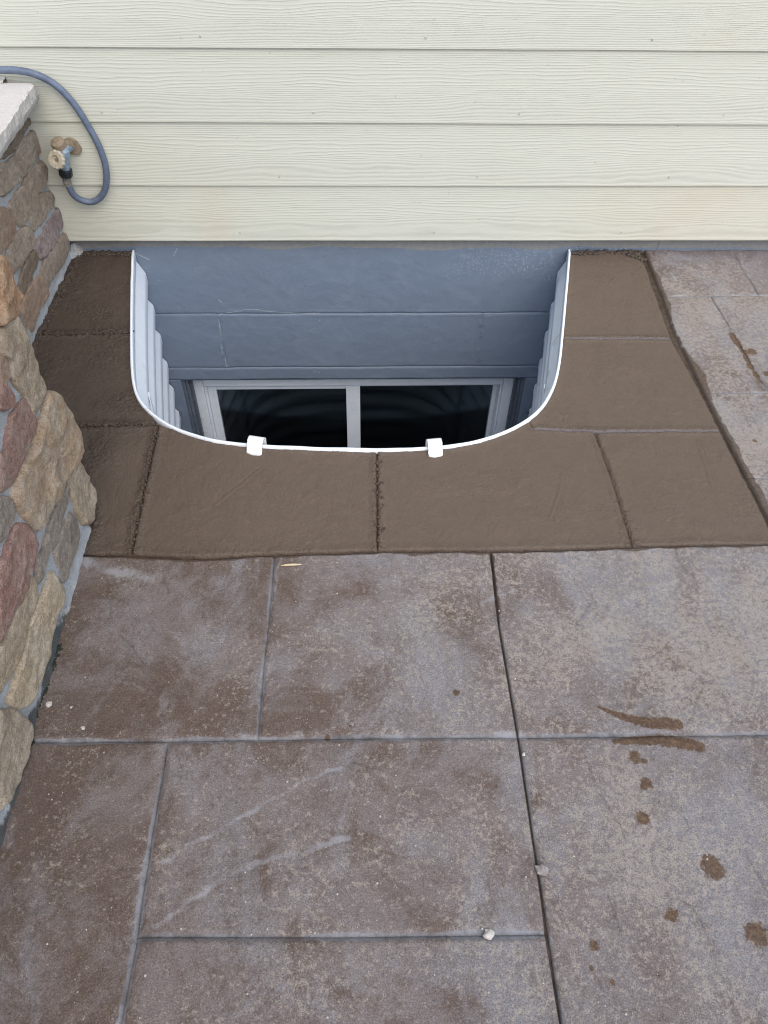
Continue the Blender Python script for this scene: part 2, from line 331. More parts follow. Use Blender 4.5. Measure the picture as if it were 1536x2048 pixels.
def patch(name, top, bottom, mat, parent, step, zf, edges, skirt, frame='ground', left=None, right=None, maxn=420):
    """a real slab between two curves (top = far side, bottom = near side); sides may be curves too"""
    top, bottom = np.asarray(top, float), np.asarray(bottom, float)
    left = np.asarray(left if left is not None else [top[0], bottom[0]], float)
    right = np.asarray(right if right is not None else [top[-1], bottom[-1]], float)
    ln = lambda L: np.hypot(*(np.diff(L, axis=0).T)).sum()
    nu = int(min(maxn, max(8, max(ln(top), ln(bottom))/step))); nv = int(min(maxn, max(8, max(ln(left), ln(right))/step)))
    T, B, L, Rr = resample(top, nu), resample(bottom, nu), resample(left, nv), resample(right, nv)
    u = np.linspace(0, 1, nu)[None, :, None]; v = np.linspace(0, 1, nv)[:, None, None]
    P = (1-v)*T[None]+v*B[None]+(1-u)*L[:, None]+u*Rr[:, None]-((1-u)*(1-v)*T[0]+u*(1-v)*T[-1]+(1-u)*v*B[0]+u*v*B[-1])
    P = P.reshape(-1, 2)
    d = {'t': pdist(P, T), 'b': pdist(P, B), 'l': pdist(P, L), 'r': pdist(P, Rr)}
    z = np.zeros(len(P)); gv = np.zeros(len(P))
    for k, (w_, dep) in edges.items():
        wob = w_*(1+.35*gn(P[:, 0]*18, P[:, 1]*18, 4)+.3*gn(P[:, 0]*90, P[:, 1]*90, 8)); e = 1-sstep(0, 1, d[k]/wob)
        z = np.minimum(z, -dep*e); gv = np.maximum(gv, (1-sstep(.1, 1.25, d[k]/wob))*np.clip(.85+.5*gn(P[:, 0]*7, P[:, 1]*7, 14), .35, 1))
    dz, attrs = zf(P, d, gv)
    z = z+dz
    N = nu*nv; idx = np.arange(N).reshape(nv, nu)
    Fq = np.stack([idx[:-1, :-1], idx[1:, :-1], idx[1:, 1:], idx[:-1, 1:]], -1).reshape(-1, 4)
    ring = np.r_[idx[0, :], idx[1:, -1], idx[-1, -2::-1], idx[-2:0:-1, 0]]
    P3 = np.c_[P, z]; low = P3[ring].copy(); low[:, 2] = -skirt
    V = np.vstack([P3, low]); k = np.arange(len(ring)); k2 = (k+1) % len(ring)
    Fs = np.stack([ring[k], ring[k2], N+k2, N+k], -1)
    Fq = np.vstack([Fq, Fs])
    at = {}
    for an, av in attrs.items(): at[an] = np.vstack([av, av[ring]])
    if frame == 'wall':                                   # (x, z) plane, height grows towards the viewer (-Y)
        V = np.c_[V[:, 0], -V[:, 2], V[:, 1]]
    return mesh_np(name, V, Fq, mat, parent, at)

# ================================================================== LARGE STRUCTURE
# ---- the bed the paving lies on (shows dark in open joints), with the pit for the window well left open
ox0, ox1, oy0 = -.80, .80, -1.02
gb = MB(); xs = [-40, ox0, ox1, 40]; ys = [-60, oy0, 0.0]
for i in range(3):
    for j in range(2):
        if i == 1 and j == 1: continue
        gb.add([(xs[i], ys[j], -.010), (xs[i+1], ys[j], -.010), (xs[i+1], ys[j+1], -.010), (xs[i], ys[j+1], -.010)], [(0, 1, 2, 3)])
tag(gb.build('ground', M['base'], smooth=False), kind='structure')

# ---- marks on the old paving, all traced on the ground plane
SPL = [  # brown splashes: polyline, half widths
    ([(1198, 1414), (1230, 1428), (1270, 1440), (1310, 1447), (1357, 1449)], [.003, .007, .010, .012, .011]),
    ([(1230, 1483), (1270, 1479), (1320, 1481), (1360, 1486), (1398, 1495)], [.006, .010, .011, .013, .011])]
DOTS = [(1271, 1515, 10), (1289, 1522, 5), (1292, 1567, 9), (1285, 1636, 10), (1425, 1736, 16), (1343, 1830, 9), (1512, 1869, 16), (1189, 1891, 7), (913, 1386, 6),
        (703, 1448, 5), (1226, 1964, 4), (1184, 1936, 3.5), (655, 1475, 5), (1503, 703, 10), (1535, 748, 8), (1509, 882, 4), (1316, 1950, 3), (1288, 1572, 7), (1418, 1728, 12), (1432, 1745, 11), (1502, 1862, 9)]
VST = [(1463, 668), (1478, 690), (1490, 712), (1503, 735), (1514, 752), (1524, 766)]
WHT = [([(365, 1812), (410, 1780), (455, 1752), (510, 1727), (545, 1716), (600, 1706), (640, 1690), (700, 1672)], .0045), ([(315, 1850), (350, 1825), (370, 1808)], .0045),
       ([(330, 1720), (380, 1690), (440, 1660), (490, 1630), (540, 1600), (600, 1565), (680, 1535)], .0040), ([(480, 1470), (560, 1478), (600, 1470)], .006), ([(1000, 1465), (1045, 1473)], .009),
       ([(560, 1110), (548, 1180), (541, 1220)], .003), ([(1000, 1310), (1010, 1335)], .004),
       ([(1030, 1180), (960, 1205)], .004), ([(1340, 545), (1350, 560)], .006),
       ([(1325, 592), (1420, 592), (1536, 591)], .004), ([(1455, 787), (1536, 786)], .005), ([(1515, 956), (1600, 955)], .005), ([(170, 1120), (215, 1140), (300, 1155)], .010)]
CRK = [[(1352, 1097), (1357, 1120), (1372, 1140), (1390, 1158), (1402, 1168)], [(1165, 1500), (1178, 1535), (1190, 1565)], [(1200, 1590), (1220, 1625), (1240, 1650), (1252, 1682)],
       [(1340, 1588), (1365, 1625), (1380, 1655)], [(1355, 1795), (1385, 1820), (1410, 1855)], [(1215, 1785), (1230, 1830), (1240, 1860)], [(1375, 1445), (1395, 1400), (1405, 1375)],
       [(1470, 1235), (1450, 1245), (1435, 1255)], [(1150, 1255), (1180, 1205)], [(215, 1160), (222, 1195), (220, 1230)], [(240, 1270), (262, 1290), (290, 1330)], [(1490, 1700), (1530, 1780)],
       [(1471, 520), (1490, 548), (1516, 590)], [(1421, 594), (1445, 632), (1465, 668)], [(325, 1150), (338, 1185)]]
SPL = [(GL(a), b) for a, b in SPL]; DOTW = [(G(a, b), c*.00118*(1 if b > 1000 else 1.35)) for a, b, c in DOTS]; VST = GL(VST)
WHT = [(GL(a), b) for a, b in WHT]; CRK = [GL(a) for a in CRK]
EDGE_R = GL([(1283, 503), (1345, 660), (1400, 772), (1452, 882), (1540, 1050), (1562, 1090)])
EDGE_B = GL([(155, 1108), (400, 1117), (550, 1108), (760, 1103), (980, 1101), (1260, 1094), (1562, 1087)])
CUTW = GL([(983, 1108), (992, 1175), (998, 1225)])
PALE = [((1250, 1200), .45, .9), ((1500, 1300), .4, 1.0), ((1350, 1700), .45, .75), ((1450, 640), .35, 1.0), ((1500, 900), .3, 1.0), ((850, 1250), .28, .55), ((700, 1650), .25, .3), ((1000, 1700), .22, .6),
        ((900, 1400), .2, .5), ((150, 1800), .25, .15), ((600, 1950), .2, .35)]
PALE = [(G(*a), b, c) for a, b, c in PALE]
def near(P, L, m):
    lo, hi = L.min(0)-m, L.max(0)+m; return np.all((P > lo) & (P < hi), axis=1)
def slab_zf(P, d, gv):
    x, y = P[:, 0], P[:, 1]
    z = .0022*fbm(x*3.2, y*3.2, 4, 1)+.0012*fbm(x*14, y*14, 4, 2)+.0006*fbm(x*60, y*60, 3, 3)
    rid = 1-np.abs(gn(x*2.1+.5*gn(x*5, y*5, 8), y*2.6, 9))*9; z += .0016*np.clip(rid, 0, 1)   # slate-like stamped ridges
    st = np.zeros(len(P)); wh = np.zeros(len(P)); dk = np.zeros(len(P)); wet = np.zeros(len(P))
    for L, ws in SPL:
        m = near(P, L, .03)
        if m.any():
            Q = P[m]; b = np.zeros(m.sum()); W_ = resample(L, 40); ww = np.interp(np.linspace(0, 1, 40), np.linspace(0, 1, len(ws)), ws)
            for c, r in zip(W_, ww): b = np.maximum(b, 1-np.hypot(*(Q-c).T)/(2*r))
            st[m] = np.maximum(st[m], b)
    for c, r in DOTW:
        q = np.hypot(x-c[0], y-c[1]); st = np.maximum(st, 1-q/(2*r))
    q = pdist(P, VST)+.006*gn(x*50, y*50, 6)-.006*np.clip(gn(x*16, y*16, 2), 0, 1); st = np.maximum(st, 1-q/.014)
    for L, r in WHT:
        m = near(P, L, .05)
        if m.any(): wh[m] = np.maximum(wh[m], 1.15*(1-sstep(0, 2.4*r, pdist(P[m]+.006*np.c_[gn(x[m]*30, y[m]*30, 4), gn(x[m]*30, y[m]*30, 7)], L)))*(.62+.35*gn(x[m]*22, y[m]*22, 12)))
    for L in CRK:
        m = near(P, L, .03)
        if m.any():
            e = 1-sstep(.0005, .0034, pdist(P[m]+.003*np.c_[gn(x[m]*40, y[m]*40, 1), gn(x[m]*40, y[m]*40, 5)], L)); dk[m] = np.maximum(dk[m], .34*e); z[m] -= .0014*e
    dj = np.minimum(d['b'], np.minimum(d['t'], np.minimum(d['l'], d['r']))); dk = np.maximum(dk, .24*(1-sstep(.0005, .0026, dj))*sstep(-.25, .35, gn(x*11, y*11, 15)))
    er = pdist(P, EDGE_R); wet = np.maximum(wet, 1-sstep(.004, .036, er+.016*gn(x*9, y*9, 7)))
    ec = pdist(P, CUTW); wet = np.maximum(wet, .85*(1-sstep(.001, .009, ec+.004*gn(x*40, y*40, 3))))
    eb = pdist(P, EDGE_B); wet = np.maximum(wet, .9*(1-sstep(.003, .016, eb+.008*gn(x*14, y*14, 9))))
    pale = np.zeros(len(P))
    for c, r, s in PALE: pale = np.maximum(pale, s*np.exp(-(((x-c[0])**2+(y-c[1])**2)/(r*r))))
    return z, {'m1': np.c_[st, wh, gv], 'm2': np.c_[pale, dk, wet]}
patio = tag(thing('patio', (0, 0, 0)), kind='structure')
TJ, TD = .0095, .0060          # tooled joint half width and depth
CUT = (.0016, .012)            # saw cut edge
CUTL = [(981, 1106), (998, 1250), (1036, 1474), (1082, 1780), (1122, 2048), (1160, 2300)]
cutr = [(a+2.6, b) for a, b in CUTL]
h2 = [(0, 1484), (60, 1482), (335, 1481), (515, 1478), (700, 1475), (1037, 1473)]
sl_ = [  # top, bottom, left, right, edges, step
    ([(100, 1108), (400, 1118), (548, 1110)], [(0, 1484), (335, 1481), (515, 1478)], None, [(548, 1110), (541, 1200), (527, 1330), (515, 1478)], dict(t=CUT, b=(TJ, TD), r=(TJ*.8, TD)), .0035),
    ([(548, 1110), (760, 1105), (981, 1104)], [(515, 1478), (700, 1475), (1036, 1473)], [(548, 1110), (541, 1200), (527, 1330), (515, 1478)], CUTL[:3], dict(t=CUT, b=(TJ, TD), l=(TJ*.8, TD), r=CUT), .0035),
    ([(986, 1104), (1260, 1096), (1562, 1089), (2250, 1074)], [(1041, 1473), (1536, 1467), (2300, 1460)], cutr[:3], None, dict(t=CUT, l=(.003, .002), b=(TJ, TD)), .0035),
    ([(0, 1484), (335, 1481)], [(-260, 2300), (200, 2300)], None, [(335, 1481), (322, 1560), (308, 1640), (283, 1800), (270, 1900), (240, 2048), (200, 2300)], dict(t=(TJ, TD), r=(TJ*1.1, TD)), .0035),
    ([(335, 1481), (515, 1478), (700, 1475), (1036, 1473)], [(273, 1873), (700, 1873), (1093, 1867)], [(335, 1481), (322, 1560), (308, 1640), (283, 1800), (273, 1873)], [(1036, 1473), (1082, 1780), (1093, 1867)], dict(t=(TJ, TD), l=(TJ*1.1, TD), b=(TJ, TD), r=CUT), .0035),
    ([(273, 1873), (700, 1873), (1093, 1867)], [(200, 2300), (1160, 2300)], [(273, 1873), (240, 2048), (200, 2300)], [(1093, 1867), (1122, 2048), (1160, 2300)], dict(t=(TJ, TD), l=(TJ*1.1, TD), r=CUT), .0035),
    ([(1041, 1473), (1536, 1467), (2300, 1460)], [(1165, 2300), (2700, 2300)], cutr[2:], None, dict(t=(TJ, TD), l=(.005, .0025)), .0035),
    ([(1286, 497), (1462, 498)], [(1325, 592), (1517, 591)], None, None, dict(t=(.004, .004), l=CUT, b=(.003, .002), r=(.003, .0015)), .004),
    ([(1462, 498), (1850, 500)], [(1517, 591), (1980, 590)], None, None, dict(t=(.004, .004), l=(.003, .0015), b=(.003, .002)), .0045),
    ([(1325, 592), (1421, 592)], [(1409, 786), (1537, 786)], [(1325, 592), (1347, 657), (1409, 786)], None, dict(t=(.003, .002), l=CUT, b=(.003, .002), r=(.003, .0015)), .004),
    ([(1421, 592), (1517, 591), (1980, 590)], [(1537, 786), (2150, 785)], None, None, dict(t=(.003, .002), l=(.003, .0015), b=(.003, .002)), .005),
    ([(1409, 786), (1537, 786), (2150, 785)], [(1495, 956), (2240, 955)], [(1409, 786), (1456, 880), (1495, 956)], None, dict(t=(.003, .002), l=CUT, b=(.003, .002)), .004),
    ([(1495, 956), (2240, 955)], [(1563, 1089), (2250, 1074)], None, None, dict(t=(.003, .002), l=CUT, b=CUT), .004)]
for T, B, L, R_, ed, stp in sl_:
    patch('slab', GL(T), GL(B), M['slab'], patio, stp, slab_zf, ed, .017, left=None if L is None else GL(L), right=None if R_ is None else GL(R_))
# unseen paving further out, plain slabs of the same stamp
for (x0, x1, y0, y1) in ((-.62, .36, -3.3, -2.43), (.37, 1.4, -3.3, -2.43), (1.75, 2.9, -1.3, -.01), (1.7, 2.9, -2.4, -1.31)):
    patch('slab', [(x0, y1), (x1, y1)], [(x0, y0), (x1, y0)], M['slab'], patio, .02, slab_zf, dict(t=(TJ, TD), b=(TJ, TD), l=(TJ, TD), r=(TJ, TD)), .017)

# ---- fresh brown concrete round the well
RIM = [(266, 505), (264, 560), (263, 620), (263, 690), (264, 740), (268, 775), (276, 798), (288, 816), (306, 832), (326, 847), (350, 859), (378, 870), (404, 878), (440, 886), (480, 891), (530, 895), (600, 898), (680, 901),
       (754, 902), (820, 901), (870, 898), (910, 894), (960, 884), (1012, 867), (1058, 842), (1084, 818), (1102, 788), (1112, 762), (1120, 720), (1126, 655), (1131, 600), (1136, 545), (1139, 505)]
RW = GL(RIM); rim_s = smooth_poly(RW, 1, False)
def rim_part(a, b):  return RW[a:b+1]
MG = [GL(q) for q in ([(60, 670), (262, 665)], [(100, 853), (316, 848)], [(316, 848), (262, 1104)], [(754, 903), (755, 1101)], [(1066, 858), (1190, 862), (1441, 861)], [(1190, 864), (1222, 950), (1266, 1092)], [(1128, 676), (1346, 677)])]
WALLBASE = GL([(155, 500), (100, 600), (50, 705), (120, 840), (175, 1000), (170, 1100)])
def mud_zf(P, d, gv):
    x, y = P[:, 0], P[:, 1]
    drim = pdist(P, rim_s); dg = np.full(len(P), 9.)
    for i, g in enumerate(MG): dg = np.minimum(dg, pdist(P, g))
    db = pdist(P, WALLBASE); top = -y
    leftness = sstep(-.42, -.62, x); edge = np.minimum(d['b'], 9)
    rough = np.clip(.85*(1-sstep(.0, .045, db))+.8*(1-sstep(.004, .03, top))*(np.abs(x) > .7)+.45*leftness*(1-sstep(.005, .03, dg))+.35*(1-sstep(.004, .022, dg))+.35*(1-sstep(.0, .02, drim))
                    +.55*leftness*sstep(-.2, .35, gn(x*6, y*6, 3))+.15*sstep(.1, .5, gn(x*9, y*9, 13))+.25*(1-sstep(0, .03, pdist(P, EDGE_B))), 0, 1)
    z = .0015*fbm(x*5, y*5, 3, 11)+.0007*fbm(x*22, y*22+2*gn(x*6, y*6, 1), 3, 12)
    lum = np.abs(gn(x*75, y*75, 21))+.6*np.abs(gn(x*140, y*140, 22)); z += rough*.0062*lum*sstep(-.15, .45, gn(x*24, y*24, 5))
    z += .002*rough*gn(x*40, y*40, 23)
    # trowel strokes
    for L in STROKES: z += .0013*(np.exp(-(pdist(P, L)/.0022)**2)-.8*np.exp(-((pdist(P, L)-.005)/.003)**2))*1.0
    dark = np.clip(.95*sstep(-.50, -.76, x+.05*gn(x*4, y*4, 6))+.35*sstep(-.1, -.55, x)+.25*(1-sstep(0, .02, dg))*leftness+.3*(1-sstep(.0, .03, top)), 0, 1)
    film = np.zeros(len(P))
    for g, s in ((MG[6], 1), (MG[4], .9)): film = np.maximum(film, s*(1-sstep(.001, .009, pdist(P, g))))
    film = np.maximum(film, .8*(1-sstep(.001, .007, pdist(P, EDGE_B)))*sstep(-.35, 0, x))
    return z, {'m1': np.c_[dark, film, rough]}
STROKES = [GL(q) for q in ([(1125, 945), (1118, 985), (1100, 1035)], [(520, 938), (480, 970), (430, 1010)], [(1395, 880), (1410, 930), (1425, 975)])]
border = tag(thing('fresh_concrete_border', (0, 0, 0)), kind='structure')
JD = (.0045, .006); RE = (.003, .004); FE = (.004, .010)
rr = lambda a, b: [tuple(q) for q in rim_part(a, b)]
def MP(top, bottom, left=None, right=None, **ed): patch('concrete_panel', top, bottom, M['mud'], border, .0032, mud_zf, ed, .05, left=left, right=right)
g = lambda *p: [G(*q) for q in p]
# left column
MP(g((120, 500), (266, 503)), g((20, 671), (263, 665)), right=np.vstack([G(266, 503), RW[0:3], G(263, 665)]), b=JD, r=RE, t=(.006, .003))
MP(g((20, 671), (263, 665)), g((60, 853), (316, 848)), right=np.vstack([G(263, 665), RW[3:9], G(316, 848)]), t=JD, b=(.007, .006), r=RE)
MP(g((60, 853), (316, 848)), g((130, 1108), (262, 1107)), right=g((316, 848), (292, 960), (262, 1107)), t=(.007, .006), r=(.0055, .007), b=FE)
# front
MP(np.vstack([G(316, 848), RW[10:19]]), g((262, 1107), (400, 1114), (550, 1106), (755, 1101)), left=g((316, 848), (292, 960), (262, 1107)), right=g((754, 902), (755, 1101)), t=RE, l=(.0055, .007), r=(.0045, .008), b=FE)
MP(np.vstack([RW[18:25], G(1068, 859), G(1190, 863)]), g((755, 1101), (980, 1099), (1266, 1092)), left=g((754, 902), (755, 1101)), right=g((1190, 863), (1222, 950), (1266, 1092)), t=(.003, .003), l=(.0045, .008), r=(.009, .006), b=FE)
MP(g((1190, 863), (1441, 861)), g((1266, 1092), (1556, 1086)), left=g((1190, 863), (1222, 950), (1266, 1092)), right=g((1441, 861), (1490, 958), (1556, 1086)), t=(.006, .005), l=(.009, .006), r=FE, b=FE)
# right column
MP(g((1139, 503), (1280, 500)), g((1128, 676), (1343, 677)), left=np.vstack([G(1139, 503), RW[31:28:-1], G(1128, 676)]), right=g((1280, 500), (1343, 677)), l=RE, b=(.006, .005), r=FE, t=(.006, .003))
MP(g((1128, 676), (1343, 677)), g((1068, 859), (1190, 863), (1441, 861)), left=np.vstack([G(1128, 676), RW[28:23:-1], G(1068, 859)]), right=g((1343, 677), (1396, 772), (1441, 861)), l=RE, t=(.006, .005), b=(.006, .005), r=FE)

# ---- foundation wall, painted grey blue, in cast courses around the window opening
fnd = thing('foundation_wall', (0, 0, 0), 'grey blue painted concrete foundation below the siding, white paint specks along its top', 'foundation wall')
OX0, OX1, OZ = W(360, 759)[0], W(1052, 757)[0], W(706, 758)[1]
Z1, Z2 = W(706, 627)[1], W(706, 734)[1]
SCUFF = [WL(q) for q in ([(354, 497), (347, 512)], [(440, 628), (500, 618), (560, 624), (640, 628)], [(437, 640), (445, 700), (455, 735)], [(600, 746), (640, 744)], [(965, 632), (990, 632)], [(268, 505), (300, 520)], [(437, 600), (445, 606)])]
CRK2 = [WL(q) for q in ([(437, 630), (441, 660), (444, 690), (456, 735)], [(965, 630), (960, 670), (955, 728)])]
def fnd_zf(P, d, gv):
    x, z = P[:, 0], P[:, 1]
    h = .0022*fbm(x*4, z*4, 4, 31)+.0008*fbm(x*25, z*25, 3, 32)
    lip = .0013*np.exp(-((np.minimum(d['t'], d['b'])-.006)/.005)**2)*np.clip(.1+1.9*gn(x*6, z*3, 33), 0, 1.3)*(.5+np.abs(gn(x*90, z*90, 35))*1.6)
    spk = np.clip(1.1*sstep(.1, .42, x)*(1-sstep(.04, .24, -z))*(1-sstep(.62, .72, x)*.3)+.35*sstep(-.1, .3, gn(x*3, z*3, 4)), 0, 1)
    sc = np.zeros(len(P))
    for L in SCUFF:
        m = near(P, L, .03)
        if m.any(): sc[m] = np.maximum(sc[m], .75*(1-sstep(0, .007, pdist(P[m], L))))
    for L in CRK2: e = pdist(P+.004*np.c_[gn(x*30, z*30, 2), gn(x*30, z*30, 3)], L); h += .0045*np.exp(-((e-.006)/.004)**2)*np.abs(gn(x*60, z*60, 9))*2-.004*np.exp(-(e/.003)**2)
    bare = sstep(-.006, .020, z+.012*gn(x*5, z*5, 7))
    return h+lip, {'m1': np.c_[spk, sc, bare]}
def FP(x0, x1, z0, z1, **ed): patch('wall_panel', [(x0, z1), (x1, z1)], [(x0, z0), (x1, z0)], M['found'], fnd, .006, fnd_zf, ed, .06, frame='wall')
jn = (.0025, .0028)
FP(-1.55, 1.0, Z1, .16, b=jn); FP(-1.55, 1.0, Z2, Z1, t=jn, b=jn); FP(-1.55, 1.0, OZ, Z2, t=jn)
FP(1.0, 2.9, -.06, .16)
FP(-1.55, OX0, -2.45, OZ); FP(OX1, 1.0, -2.45, OZ)
FP(OX0, OX1, -2.45, -1.25)
# grey trim lining the opening
tr = MB(); BD = .16
for x0, x1 in ((OX0, OX0+.012), (OX1-.012, OX1)): tr.box(x0, x1, .012, BD, -1.25, OZ)
tr.box(OX0+.0125, OX1-.0125, .012, BD, OZ-.012, OZ)
tr.build('opening_lining', M['buck'], fnd, bevel=.002)
st = MB()
for x0, x1, y0, y1 in ((OX0+.0125, OX0+.030, .045, .062), (OX1-.030, OX1-.0125, .045, .062), (OX0+.0125, OX0+.022, .020, .030), (OX1-.022, OX1-.0125, .020, .030)): st.box(x0, x1, y0, y1, -1.25, OZ-.0125)
st.build('lining_stop', M['buck'], fnd, bevel=.001)

# ---- siding
sid = thing('lap_siding', (0, 0, 0), 'cream woodgrain lap siding on the house wall above the window well', 'siding')
zb = [W(768, 481.5, -.03)[1], W(768, 372, -.03)[1], W(768, 246.8, -.03)[1], W(768, 98.5, -.03)[1]]
zb.append(zb[-1]+.188)
while zb[-1] < 2.7: zb.append(zb[-1]+.19)
for i in range(len(zb)-1):
    z0, z1 = zb[i], zb[i+1]; x0, x1 = -2.4, 3.0; nx, nz = 160, 8
    X = np.linspace(x0, x1, nx); lap = .03
    prof = [(-.030, 0.0), (-.0305, .0012), (-.0296, .012), (-.0285, .05), (-.0265, (z1-z0)*.6), (-.0246, (z1-z0)), (-.0242, z1-z0+lap)]   # y, z above the drip edge
    V = []; A = []
    for yy, zz in [(-.018, 0.0005)]+prof:
        wv = .0012*gn(X*.9, X*0+i*3.7, 2)+.0006*gn(X*3, X*0+i*3.7, 3)
        V.append(np.c_[X, np.full(nx, yy)+.0010*gn(X*1.1, X*0+i*2.1, 5), z0+zz+wv])
        stn = np.clip(.5*np.exp(-((X-1.15)/.5)**2)*(1 if i < 1 else .45)+.3*np.exp(-((X-1.0)/.08)**2)*(i == 3)+.25*(i == 0)+.35*np.exp(-((X+.45)/.1)**2)*(i == 0), 0, 1)
        A.append(np.c_[np.full(nx, np.clip(zz/(z1-z0), 0, 1)), np.full(nx, (i*.37) % 1), stn])
    V = np.vstack(V); A = np.vstack(A); n = len(prof)+1; idx = np.arange(n*nx).reshape(n, nx)
    Fq = np.stack([idx[:-1, :-1], idx[:-1, 1:], idx[1:, 1:], idx[1:, :-1]], -1).reshape(-1, 4)
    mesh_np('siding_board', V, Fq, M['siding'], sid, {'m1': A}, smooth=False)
nh = MB()
for i, zz in enumerate(zb[:5]):
    for k in range(6):
        x = -1.0+.61*k+.13*(i % 3)+.03*math.sin(k*7+i)
        nh.tube([(x, -.0275, zz+.028), (x, -.0308, zz+.0283)], [.0034, .0028], 8)
tag(nh.build('nail_head', M['siding'], sid), kind='stuff')
sh = MB(); sh.box(-2.4, 3.0, .02, .03, .165, 2.9); sh.build('wall_sheathing', M['dark'], sid, smooth=False)

# ================================================================== WINDOW WELL
well = thing('window_well', (0, -.45, 0), 'white corrugated steel window well liner curving around the basement window', 'window well')
path = smooth_poly(RW, 2, False); path = path[path[:, 1] < -.004]
path = np.vstack([[path[0, 0], -.006], path, [path[-1, 0], -.006]]); path = resample(path, 150)
tn = np.gradient(path, axis=0); tn /= np.hypot(*tn.T)[:, None]; nrm = np.c_[-tn[:, 1], tn[:, 0]]     # points into the well
if (nrm[75]@np.array([0, 1])) < 0: nrm = -nrm
def sweep(prof, name, mat, parent, smooth=True, sl=slice(None), wob=0):
    p, q = path[sl], nrm[sl]; V = []
    for off, z in prof:
        pp = p+q*off; V.append(np.c_[pp, np.full(len(pp), z)+wob*gn(pp[:, 0]*14, pp[:, 1]*14, 3)])
    n, m = len(prof), len(p); idx = np.arange(n*m).reshape(n, m)
    Fq = np.stack([idx[:-1, :-1], idx[:-1, 1:], idx[1:, 1:], idx[1:, :-1]], -1).reshape(-1, 4)
    return mesh_np(name, np.vstack(V), Fq, mat, parent, None, smooth)
prof = [(.0015, .006), (.0015, -.030), (.003, -.036), (.021, -.076), (.023, -.083), (.023, -.118), (.021, -.124)]
zc = -.124
while zc > -2.25:
    prof += [(.003, zc-.030), (.001, zc-.036), (.001, zc-.044), (.003, zc-.050), (.021, zc-.078), (.023, zc-.085), (.023, zc-.116), (.021, zc-.122)]; zc -= .122
sh_ = sweep(prof, 'corrugated_shell', M['white'], well); sh_.data.set_sharp_from_angle(angle=R(22)) if hasattr(sh_.data, 'set_sharp_from_angle') else None
sweep([(-.0035, -.02), (-.0035, .004), (-.0025, .0065), (.0015, .0075), (.0035, .0065), (.0042, .003), (.0042, -.028), (.0016, -.029)], 'rim_lip', M['white'], well, wob=.0015)
for sx_, pk in ((-1, 0), (1, -1)):
    fl = MB(); x = path[pk, 0]; fl.box(min(x+sx_*.002, x+sx_*.03), max(x+sx_*.002, x+sx_*.03), -.0055, -.0032, -1.5, -.03)
    # flange lies flat on the foundation behind the steel edge
    fl.build('mounting_flange', M['white'], well, smooth=False)
for k in (34, 116):                                     # seams where the curved front meets the straight sides
    c, q = path[k], nrm[k]; t = tn[k]; sm = MB()
    A_ = c+q*.0245+t*.011; B_ = c+q*.0245-t*.011; C_ = B_+q*.003; D_ = A_+q*.003
    sm.add([(*A_, -2.2), (*B_, -2.2), (*C_, -2.2), (*D_, -2.2), (*A_, -.09), (*B_, -.09), (*C_, -.09), (*D_, -.09)], [(0, 3, 2, 1), (4, 5, 6, 7), (0, 1, 5, 4), (1, 2, 6, 5), (2, 3, 7, 6), (3, 0, 4, 7)])
    sm.build('seam_strip', M['white'], well, smooth=False)
bt = MB()
for z in (-.70, -1.06): 
    for x in (OX0-.03, OX1+.03): bt.tube([(x, -.001, z), (x, -.010, z)], [.009, .007], 10)
tag(bt.build('anchor_bolt', M['buck'], fnd), kind=None)
# gravel at the bottom of the well
n = 60; gx, gy = np.meshgrid(np.linspace(-.79, .79, n), np.linspace(-1.0, .0, n)); gz_ = -2.20+.012*fbm(gx*30, gy*30, 3, 41)
idx = np.arange(n*n).reshape(n, n)
tag(mesh_np('gravel_bed', np.c_[gx.ravel(), gy.ravel(), gz_.ravel()], np.stack([idx[:-1, :-1], idx[:-1, 1:], idx[1:, 1:], idx[1:, :-1]], -1).reshape(-1, 4), M['gravel']), kind='stuff')
# earth behind the liner so that no light leaks in
el = MB(); pp = path-nrm*.05
el.add([(*q, -.055) for q in pp]+[(*q, -2.4) for q in pp], [(i, i+1, i+1+len(pp), i+len(pp)) for i in range(len(pp)-1)])
el.add([(*q, -.055) for q in pp]+[(*q, -.055) for q in path-nrm*.003], [(i, i+1, i+1+len(pp), i+len(pp)) for i in range(len(pp)-1)])
tag(el.build('earth_backfill', M['base'], smooth=False), kind='structure')

# ---- basement slider window
win = thing('basement_window', (0, .07, -1.2), 'white vinyl sliding window with two dark panes at the bottom of the well', 'window')
Y0 = .070; fx0, fx1 = W(383, 761, Y0)[0], W(1029, 757, Y0)[0]; fz1 = OZ-.0125; fz0 = -1.235
fr = MB()
fr.box(fx0, fx0+.040, Y0, Y0+.09, fz0, fz1); fr.box(fx1-.040, fx1, Y0, Y0+.09, fz0, fz1)
fr.box(fx0+.0405, fx1-.0405, Y0, Y0+.09, fz1-.078, fz1); fr.box(fx0+.0405, fx1-.0405, Y0, Y0+.09, fz0, fz0+.045)
fr.build('frame', M['vinyl'], win, bevel=.003)
fl_ = MB()                                             # stepped inner lips of the frame
fl_.box(fx0+.0405, fx0+.050, Y0+.010, Y0+.088, fz0+.046, fz1-.079); fl_.box(fx1-.050, fx1-.0405, Y0+.010, Y0+.088, fz0+.046, fz1-.079)
fl_.box(fx0+.0505, fx1-.0505, Y0+.010, Y0+.088, fz1-.088, fz1-.079)
fl_.build('frame_lip', M['vinyl'], win, bevel=.0015)
mx0, mx1 = W(692, 776, Y0+.02)[0], W(720, 776, Y0+.02)[0]
